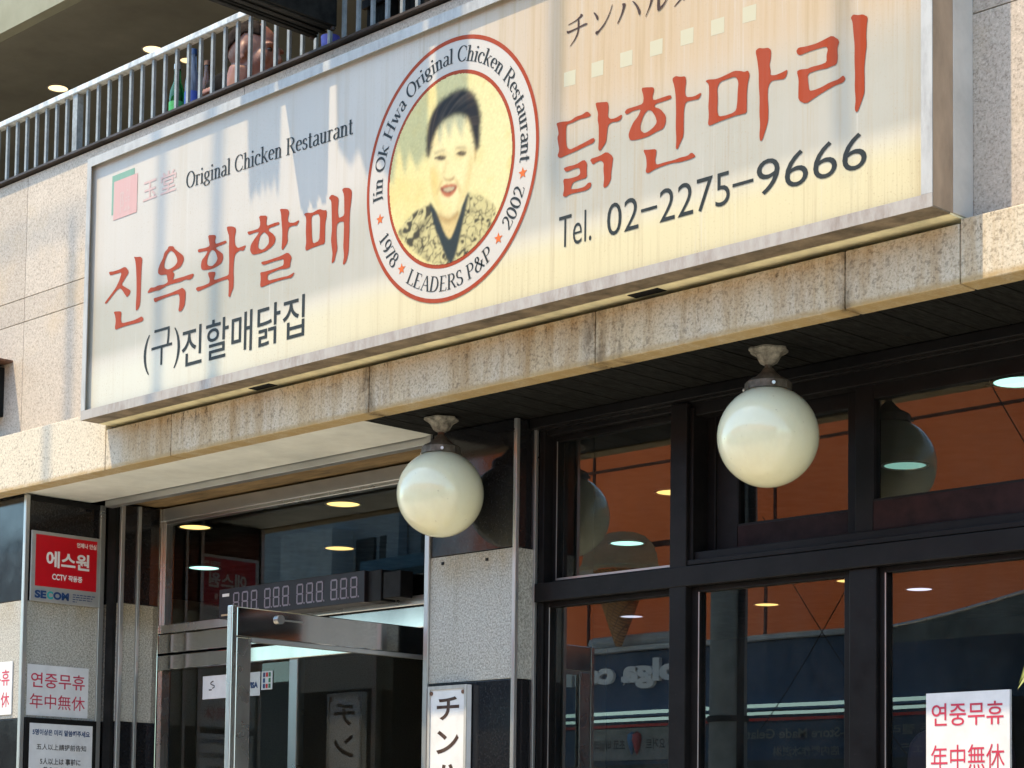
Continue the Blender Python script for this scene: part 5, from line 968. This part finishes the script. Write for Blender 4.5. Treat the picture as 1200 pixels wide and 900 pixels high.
for i in range(4): body.append(('t', [(HX-.090+i*.019,HY-.178,HZ-.205),(HX-.084+i*.019,HY-.194,HZ-.183),(HX-.078+i*.019,HY-.184,HZ-.160)], [.0098,.0092,.0078]))
body.append(('t', [(HX-.104,HY-.165,HZ-.215),(HX-.116,HY-.180,HZ-.195),(HX-.108,HY-.188,HZ-.174)], [.011,.010,.0085]))
blob(body, 'body', M['skin'], .006, smooth_it=4)
# close-cropped hair: a thin shell over the back and top of the skull, shorter at the temples
mb = MB(); n, mm = 40, 18
for i in range(mm+1):
    for j in range(n+1):
        ph = math.radians(50+j*260/n); low = 78+36*max(0, -math.cos(ph))**.6-8*abs(math.sin(ph))**4
        th = math.radians(3+i*(low-3)/mm); lim = 1.004+.022*(1-i/mm)**.5+.004*random.random()
        mb.v.append(hp(-.012+.098*lim*math.sin(th)*math.cos(ph), .076*lim*math.sin(th)*math.sin(ph), .035+.092*lim*math.cos(th)))
for i in range(mm):
    for j in range(n):
        a = i*(n+1)+j; mb.f.append((a, a+1, a+n+2, a+n+1))
hm = mb.build('hair', M['hair'], man, smooth='all'); md = hm.modifiers.new('solid', 'SOLIDIFY'); md.thickness = .005
for s_ in (-1, 1):
    MB().ball(hp(.076,.031*s_,.018), .0115, 2).build('eye', plain('eye_dark', (.03,.02,.015), .2), man, smooth='all')
blob([('b', (HX-.07,HY+.06,HZ-.245), (.228,.162,.108)), ('b', (HX-.075,HY+.03,HZ-.205), (.135,.128,.085)), ('b', (HX-.175,HY+.05,HZ-.115), (.135,.15,.115)), ('b', (HX-.07,HY+.09,HZ-.52), (.205,.165,.31)), ('t', [hp(-.038,0,-.125), hp(-.042,0,-.17)], [.078,.092]),
  ('t', [(HX-.235,HY+.03,HZ-.215),(HX-.278,HY-.035,HZ-.39)], [.078,.070]), ('t', [(HX+.115,HY+.03,HZ-.215),(HX+.166,HY-.045,HZ-.39)], [.078,.070])], 'shirt', M['shirt'], .012)
# chair back, table and bottles beside him
ch = thing('terrace_chair', (-6.55, 5.25, 2.1), 'brown chair behind the seated person on the terrace', 'chair')
MB().box(-6.8,-6.3,5.20,5.62,2.52,2.56).build('seat', M['lamp_rust'], ch)
MB().box(-6.8,-6.3,5.30,5.33,2.58,3.02).build('backrest', M['lamp_rust'], ch, bevel=.01)
for x_ in (-6.77,-6.33):
    for y_ in (5.22, 5.58): MB().box(x_-.02,x_+.02,y_-.02,y_+.02,2.1,2.52).build('leg', M['lamp_rust'], ch)
tb = thing('terrace_table', (-6.75, 4.95, 2.1), 'table top just inside the railing carrying the bottles', 'table')
MB().box(-7.3,-5.7,4.74,5.12,2.935,2.958).build('tabletop', M['soffit_brown'], tb)
for x_ in (-7.25,-6.25): MB().box(x_-.02,x_+.02,4.9,4.94,2.1,2.935).build('leg', M['cap'], tb)
def bottle(x, y, gm, lm, cap, lab, h=1.0):
    b = thing('bottle', (x, y, 2.958), lab, 'bottle', 'bottles on the terrace table')
    MB().lathe((x,y,2.958), [(.0001,.0),(.030,.0),(.033,.006),(.033,.15*h),(.030,.175*h),(.016,.215*h),(.0135,.25*h),(.0135,.275*h),(.0001,.276*h)], 28).build('glass_body', gm, b, smooth=True)
    MB().lathe((x,y,2.958), [(.0337,.045*h),(.0337,.125*h)], 28).build('label', lm, b, smooth=True)
    MB().lathe((x,y,2.958), [(.0001,.292*h),(.015,.29*h),(.0155,.268*h)], 20).build('cap', cap, b, smooth=True)
def bglass(name, c):
    m = N(name, .06, 0, .5); m.color(c); m.b.inputs['Transmission Weight'].default_value = .5; return m.m
gg = bglass('green_bottle_glass', (.01,.14,.035)); gb = bglass('brown_bottle_glass', (.12,.05,.015))
bottle(-6.937, 4.85, gg, plain('green_label', (.05,.42,.12), .5), M['trim'], 'green glass bottle farthest left on the terrace table')
bottle(-6.828, 4.85, bglass('clear_bottle_glass', (.18,.22,.32)), plain('blue_label', (.03,.08,.42), .5), M['navy_print'], 'clear bottle with blue label beside the green one behind the railing', 1.12)
bottle(-6.755, 4.87, gb, plain('white_blue_label', (.35,.38,.6), .5), M['lamp_rust'], 'short brown bottle between the blue labelled bottle and the seated person', .9)
cup = thing('cup', (-5.83, 4.76, 2.958), 'small blue cup on the terrace at the lower right corner of the folded shutter', 'cup')
MB().lathe((-5.83,4.76,2.93), [(.0001,0),(.028,0),(.036,.10),(.033,.10),(.026,.004)], 24).build('body', plain('blue_cup', (.05,.07,.45), .4), cup, smooth=True)

# ------------------------------------------------------------------ things just inside the windows
ck = thing('padded_chair', (-3.68, 5.55, -1.0), 'dark purple rounded chair back behind the white card in the lower right window', 'chair')
pm = plain('purple_leather', (.040,.020,.055), .35, 0, .15)
mb = MB().prism([(-3.775,-.5),(-3.775,.30),(-3.765,.36),(-3.735,.392),(-3.68,.405),(-3.50,.405),(-3.44,.392),(-3.41,.36),(-3.40,.30),(-3.40,-.5)], 5.50, 5.56); mb.build('backrest', pm, ck, bevel=.018)
MB().box(-3.77,-3.41,5.56,5.98,-.62,-.52).build('seat', pm, ck, bevel=.02)
for x_ in (-3.74,-3.44):
    for y_ in (5.54, 5.94): MB().box(x_-.018,x_+.018,y_-.018,y_+.018,-1.6,-.62).build('leg', M['black'], ck)
# potted palm at the right edge (only one leaf tip reaches the picture)
pp = thing('potted_palm', (-2.38, 4.72, -1.5), 'yellow green palm leaf tip reaching in at the right edge above the white card', 'plant')
MB().lathe((-2.38,4.72,-1.5), [(.0001,0),(.14,0),(.19,.36),(.20,.38),(.18,.38),(.17,.33),(.0001,.33)], 28).build('pot', plain('terracotta_pot', (.30,.12,.06), .8, 0, .2), pp, smooth=True)
MB().tube([(-2.38,4.72,-1.18),(-2.39,4.72,-.4),(-2.36,4.72,.35)], [.035,.03,.022], 8).build('trunk', M['soffit_brown'], pp, smooth=True)
lf = plain('palm_leaf', (.20,.24,.045), .5, 0, .25, 12)
for k, (az, L_) in enumerate(((183,.44),(150,.42),(215,.4),(90,.4),(30,.4),(330,.38),(270,.4),(120,.36))):
    mb = MB(); t = math.radians(az); d = Vector((math.cos(t), math.sin(t), 0)); s_ = Vector((-d.y, d.x, 0))
    P0 = Vector((-2.36,4.72,.35)); rach = []
    for i in range(13):
        f = i/12; rach.append(P0 + d*(L_*f) + Vector((0,0,.22*math.sin(f*2.0)-.06*f*f)))
    mb.tube(rach, [.006*(1-.7*i/12) for i in range(13)], 5)
    for i in range(2, 13):
        for sg in (-1, 1):
            p = rach[i]; ln = .13*(1-.45*i/12); tip = p + s_*sg*ln*.7 + d*ln*.62 + Vector((0,0,-.05-.02*random.random())); md_ = (p+tip)/2 + Vector((0,0,.02))
            wv_ = d*.007
            mb.quad(tuple(p-wv_), tuple(md_-wv_*1.3), tuple(tip), tuple(md_+wv_*1.3), tuple(p+wv_))
    mb.build('frond', lf, pp)

# ------------------------------------------------------------------ across the street (seen only in reflections)
OY = -3.96
O = thing('opposite_building', (-10, -6, -1.6), 'navy shopfront topped by a terracotta tarpaulin across the street, mirrored in the windows', 'building')
def tarp():
    m = bpy.data.materials.new('terracotta_tarpaulin'); m.use_nodes = True; t = m.node_tree; t.nodes.clear()
    o = t.nodes.new('ShaderNodeOutputMaterial'); a = t.nodes.new('ShaderNodeAddShader'); d = t.nodes.new('ShaderNodeBsdfDiffuse'); tr = t.nodes.new('ShaderNodeBsdfTranslucent')
    tc = t.nodes.new('ShaderNodeTexCoord'); n = t.nodes.new('ShaderNodeTexNoise'); n.inputs['Scale'].default_value = .8; n.inputs['Detail'].default_value = 5
    r = t.nodes.new('ShaderNodeValToRGB'); r.color_ramp.elements[0].color = (.46,.115,.040,1); r.color_ramp.elements[1].color = (.56,.155,.057,1); r.color_ramp.elements[0].position = .35; r.color_ramp.elements[1].position = .65
    t.links.new(tc.outputs['Object'], n.inputs['Vector']); t.links.new(n.outputs['Fac'], r.inputs[0]); t.links.new(r.outputs[0], tr.inputs[0])
    d.inputs[0].default_value = (.30,.06,.018,1); t.links.new(d.outputs[0], a.inputs[0]); t.links.new(tr.outputs[0], a.inputs[1]); t.links.new(a.outputs[0], o.inputs[0]); return m
M['orange'] = tarp()
M['navy'] = plain('navy_fascia', (.012,.055,.145), .4, 0, .1, 3)
M['pale_wall'] = plain('pale_blue_grey_wall', (.36,.43,.47), .8, 0, .1, 2)
M['shop_dark'] = plain('dark_shopfront', (.025,.040,.048), .5, 0, .1)
mb = MB()
for i in range(24):
    xa, xb = -14.6+i*1.025, -14.6+(i+1)*1.025
    mb.quad((xa,OY+.05*math.sin(i*1.7),1.84),(xb,OY+.05*math.sin((i+1)*1.7),1.84),(xb,OY+.05*math.sin((i+1)*1.7),4.05),(xa,OY+.05*math.sin(i*1.7),4.05))
mb.build('tarpaulin', M['orange'], O)
for x_ in (-14.6,-11.5,-8.4,-5.3): MB().box(x_-.03,x_+.03,OY-.14,OY-.08,1.84,4.05).build('post', M['cap'], O)
MB().box(-14.6, 10, OY-8, OY-.02, -1.6, .8).build('shopfront', M['shop_dark'], O)
MB().box(-14.6, 10, OY-8, OY-.03, .8, 1.84).build('lower_wall', M['navy'], O)
MB().box(-14.7, 10, OY-.02, OY+.25, 1.82, 1.862).build('fascia_edge', plain('fascia_white', (.62,.64,.64), .5), O)
MB().box(-13.6, -5, OY, OY+.16, 1.22, 1.815).build('fascia', M['navy'], O, bevel=.01)
mb = MB(); AXm = (-1,0,0)
def text_back(mb, s, x, y, z, wd, ht, bold=.02):     # faces +Y: reads left to right when one stands in the street
    text_fit(mb, s, (x, y, z), AXm, AZ, wd, ht, bold)
text_back(mb, 'olga con', -11.86, OY+.20, 1.47, 1.40, .27, .05); o = mb.build('fascia_lettering', plain('white_acrylic_letters', (.9,.92,.95), .3, 0, .03), O); o.modifiers.new('s','SOLIDIFY').thickness = .06
mb = MB(); text_back(mb, 'In-Store Made Gelato', -10.1, OY+.006, .985, 1.22, .085); text_back(mb, '店内製作冰淇淋', -10.25, OY+.006, .83, .72, .085); text_back(mb, '직접 만든 젤라토', -8.9, OY+.006, .985, 1.0, .085); text_back(mb, 'ジェラート', -9.3, OY+.006, .83, .6, .085); mb.build('shop_lettering', plain('grey_print', (.20,.21,.22), .6), O)
MB().tube([(-13.7,OY+.2,1.255),(-9.2,OY+.2,1.255)],.016,8).tube([(-13.7,OY+.2,1.19),(-9.2,OY+.2,1.19)],.014,8).build('tube_light', emit('cool_tube', (.70,1,.92), 1.15), O)
MB().box(-13.6,-5,OY,OY+.02,1.14,1.165).build('red_line', M['plate_red'], O)
MB().box(-13.3,-11.9,OY-.01,OY+.02,.84,1.13).build('poster_band', plain('poster_grey', (.24,.25,.26), .5), O)
mb = MB(); text_back(mb, '딸기 요거트', -12.0, OY+.024, .93, .4, .1); text_back(mb, '초코 바닐라', -12.65, OY+.024, .93, .4, .1); mb.build('poster_lettering', M['black_print'], O)
for i, (x_, c) in enumerate(((-12.5,(.5,.1,.12)),(-12.56,(.1,.25,.5)),(-13.18,(.5,.12,.2)))):
    MB().lathe((x_,OY+.03,.88), [(.0001,0),(.03,.08),(.045,.14),(.04,.19),(.0001,.22)], 14).build('ice_cream', plain('ice_cream_print', c, .6), O)
MB().box(-13.0,-11.9,OY+.0,OY+.2,1.865,1.98).build('light_box', plain('box_grey', (.55,.57,.56), .5), O, bevel=.05)
MB().box(-14.6,10,OY-.06,OY+.12,4.03,4.10).build('cornice', M['pale_wall'], O)
for x_ in (-13.1,-11.0,-9.7,-8.3,-6.9): MB().box(x_-.012,x_+.012,OY+.055,OY+.075,1.86,4.03).build('seam_batten', plain('tarp_batten', (.10,.03,.015), .7), O)
MB().box(-14.4,9,OY+.055,OY+.085,2.78,2.83).box(-14.4,9,OY+.055,OY+.08,3.55,3.575).build('seam_batten', plain('tarp_band', (.16,.05,.022), .7), O)
aw = thing('shop_awning', (-8.2, -3.2, 1.9), 'silver edged canvas awning over the opposite shop, mirrored in the lower right window', 'awning')
mb = MB(); n = 12
for i in range(n):
    x0, x1 = -9.19+i*.25, -9.19+(i+1)*.25; z0, z1 = [1.735+.026*k+.0022*k*k for k in (i, i+1)]
    mb.quad((x0,-3.06,z0),(x1,-3.06,z1),(x1,OY+.1,z1+.12),(x0,OY+.1,z0+.12)); mb.quad((x0,-3.06,1.63),(x1,-3.06,1.63),(x1,-3.06,z1),(x0,-3.06,z0))
o = mb.build('canvas', plain('grey_canvas', (.10,.13,.125), .6, 0, .3, 5), aw); o.modifiers.new('s','SOLIDIFY').thickness = .01
MB().tube([(-9.19+.25*k,-3.05,1.745+.026*k+.0022*k*k) for k in range(13)],.016,8).build('bar', M['brushed'], aw)
ic = thing('giant_ice_cream', (-12.5, -3.66, 1.86), 'giant ice cream cone model over the opposite shop, mirrored in the left windows', 'ice cream model')
w2 = N('waffle_cone', .7); bt = w2.node('ShaderNodeTexBrick'); bt.inputs['Scale'].default_value = 9; bt.inputs['Mortar Size'].default_value = .04; bt.offset = 0
w2.link(w2.mapping((1,.3,1)), bt.inputs['Vector']); bt.inputs['Color1'].default_value = (.62,.30,.10,1); bt.inputs['Color2'].default_value = (.55,.26,.08,1); bt.inputs['Mortar'].default_value = (.22,.09,.03,1)
sx = w2.node('ShaderNodeCombineXYZ'); w2.link(w2.axis(0), sx.inputs[0]); w2.link(w2.axis(2), sx.inputs[1]); rt = w2.node('ShaderNodeMapping'); rt.inputs['Rotation'].default_value = (0,0,.6); w2.link(sx.outputs[0], rt.inputs[0]); w2.link(rt.outputs[0], bt.inputs['Vector'])
w2.color(bt.outputs['Color'])
MB().lathe((-12.5,-3.66,1.86), [(.0001,0),(.03,.0),(.28,.68),(.0001,.68)], 40).build('cone', w2.m, ic, smooth=True)
sm_ = N('vanilla_scoop', .7); col = sm_.ramp(sm_.noise(9,5,.7), [(.3,(.56,.58,.40)),(.7,(.80,.80,.60))]); sm_.color(col); sm_.bump(sm_.noise(14,4,.7), .6, .03)
tl = sm_.node('ShaderNodeBsdfTranslucent'); sm_.link(col, tl.inputs[0]); ms = sm_.node('ShaderNodeMixShader'); ms.inputs[0].default_value = .8
sm_.link(sm_.b.outputs[0], ms.inputs[1]); sm_.link(tl.outputs[0], ms.inputs[2]); sm_.link(ms.outputs[0], sm_.t.nodes['Material Output'].inputs[0])
sc_ = MB().lathe((-12.5,-3.66,2.54), [(.44,-.02),(.45,.01),(.40,.03),(.385,.06),(.375,.13),(.33,.23),(.24,.31),(.12,.355),(.0001,.365)], 48, lambda a: .035*math.sin(7*a))
sc_.f = [f for f in sc_.f if sum(sc_.v[i][1] for i in f)/len(f) > -3.70]      # hollow moulded half shell, open at the back
sc_.build('scoop', sm_.m, ic, smooth=True)
up = thing('utility_pole', (-10.2, -2.9, -1.6), 'grey concrete utility pole across the street, mirrored in the lower middle window', 'pole')
MB().tube([(-10.55,-2.85,-1.6),(-10.55,-2.85,7.5)], [.17,.12], 18).build('shaft', plain('pole_concrete', (.26,.28,.27), .8), up, smooth=True)
MB().tube([(-10.38,-2.80,-1.6),(-10.38,-2.80,5)], .03, 10).build('conduit', M['bronze'], up)
for z_ in (1.05, 2.4): MB().lathe((-10.55,-2.85,z_), [(.17,0),(.17,.05)], 18).build('strap', M['black'], up)
for i, (A_, B_) in enumerate((((-10.4,-2.96,2.75),(-8.9,-2.96,.75)),((-10.3,-2.96,1.0),(-9.2,-2.96,2.45)),((-8.2,-2.0,4.3),(-6.4,-2.0,1.35)))):
    pts = [(A_[0]+(B_[0]-A_[0])*f, A_[1], A_[2]+(B_[2]-A_[2])*f-.25*f*(1-f)) for f in [j/16 for j in range(17)]]
    tag(MB().tube(pts, .004, 6).build('overhead_cable', M['black']), ['black cable sloping down from the utility pole, mirrored in the lower middle window','black cable rising from the utility pole, mirrored in the lower middle window','steep black cable mirrored at the right end of the upper right window'][i], 'cable', 'cables from the utility pole')
# second building farther along, and the gap between them
O2 = thing('opposite_house', (-20, -6, -1.6), 'pale blue grey house across the street, mirrored in the glass over the door', 'building')
MB().box(-26, -15.9, OY-1.0, OY-.6, 2.58, 3.9).build('wall', M['pale_wall'], O2)
MB().box(-26, -15.9, OY-2, OY-.62, -1.6, 1.95).build('lower_wall', M['shop_dark'], O2)
MB().box(-18.75,-17.8,OY-.6,OY-.3,2.7,3.62).build('panel', plain('white_panel', (.50,.58,.62), .6), O2)
for x_ in (-17.7,-17.3,-16.6): MB().box(x_,x_+.3,OY-.6,OY-.56,3.05,3.5).build('window', M['shop_dark'], O2)
MB().box(-17.05,-16.85,OY-.58,OY-.45,-1.6,3.9).build('downpipe', M['pale_wall'], O2)
MB().box(-17.2,-15.9,OY-.6,OY-.2,3.02,3.16).build('beam', plain('blue_beam', (.05,.16,.26), .5), O2)
MB().box(-26,-17.0,OY-.6,OY-.3,2.52,2.58).build('canopy', plain('teal_canopy', (.10,.28,.36), .5), O2)
# added unseen blocker, its edge cut to throw the jagged shade on the sign
sh = thing('sign_shade_blocker', (-5.7, 3.6, 4.7), 'unseen jagged blocker added high over the pavement to shade the sign', 'light blocker')
cv = plain('blocker_cloth', (.3,.29,.25), .9)
for p in (P1, P2, P3, P4):
    MB().prism(p, 3.594, 3.606).build('shade_cutout', cv, sh)
MB().box(-6.45, -5.05, 3.58, 3.62, 4.66, 4.72).build('cutout_rail', M['cap'], sh)
MB().tube([(-6.4,3.6,4.70),(-6.4,5.0,5.6)],.012,8).tube([(-5.1,3.6,4.70),(-5.1,5.0,5.6)],.012,8).build('cutout_stay', M['black'], sh)
bn = thing('stripe_blocker', (-6, 1.6, 8.2), 'unseen bars added to cast stripes of shade, hung on a wire high over the pavement', 'cable')
MB().tube([(-12,1.6,9.72),(-1,1.6,9.72)],.012,8).build('wire', M['black'], bn)
for x_, wd, z0 in ((-8.06,.046,8.2),(-7.706,.055,8.2),(-5.976,.045,8.75),(-4.90,.032,8.6),(-9.04,.045,8.2)):  # bars out of view, added to cast the soft upright stripes
    MB().tube([(x_,1.6,z0),(x_,1.6,9.72)], wd/2, 10).build('shade_bar', M['black'], bn, smooth=True)
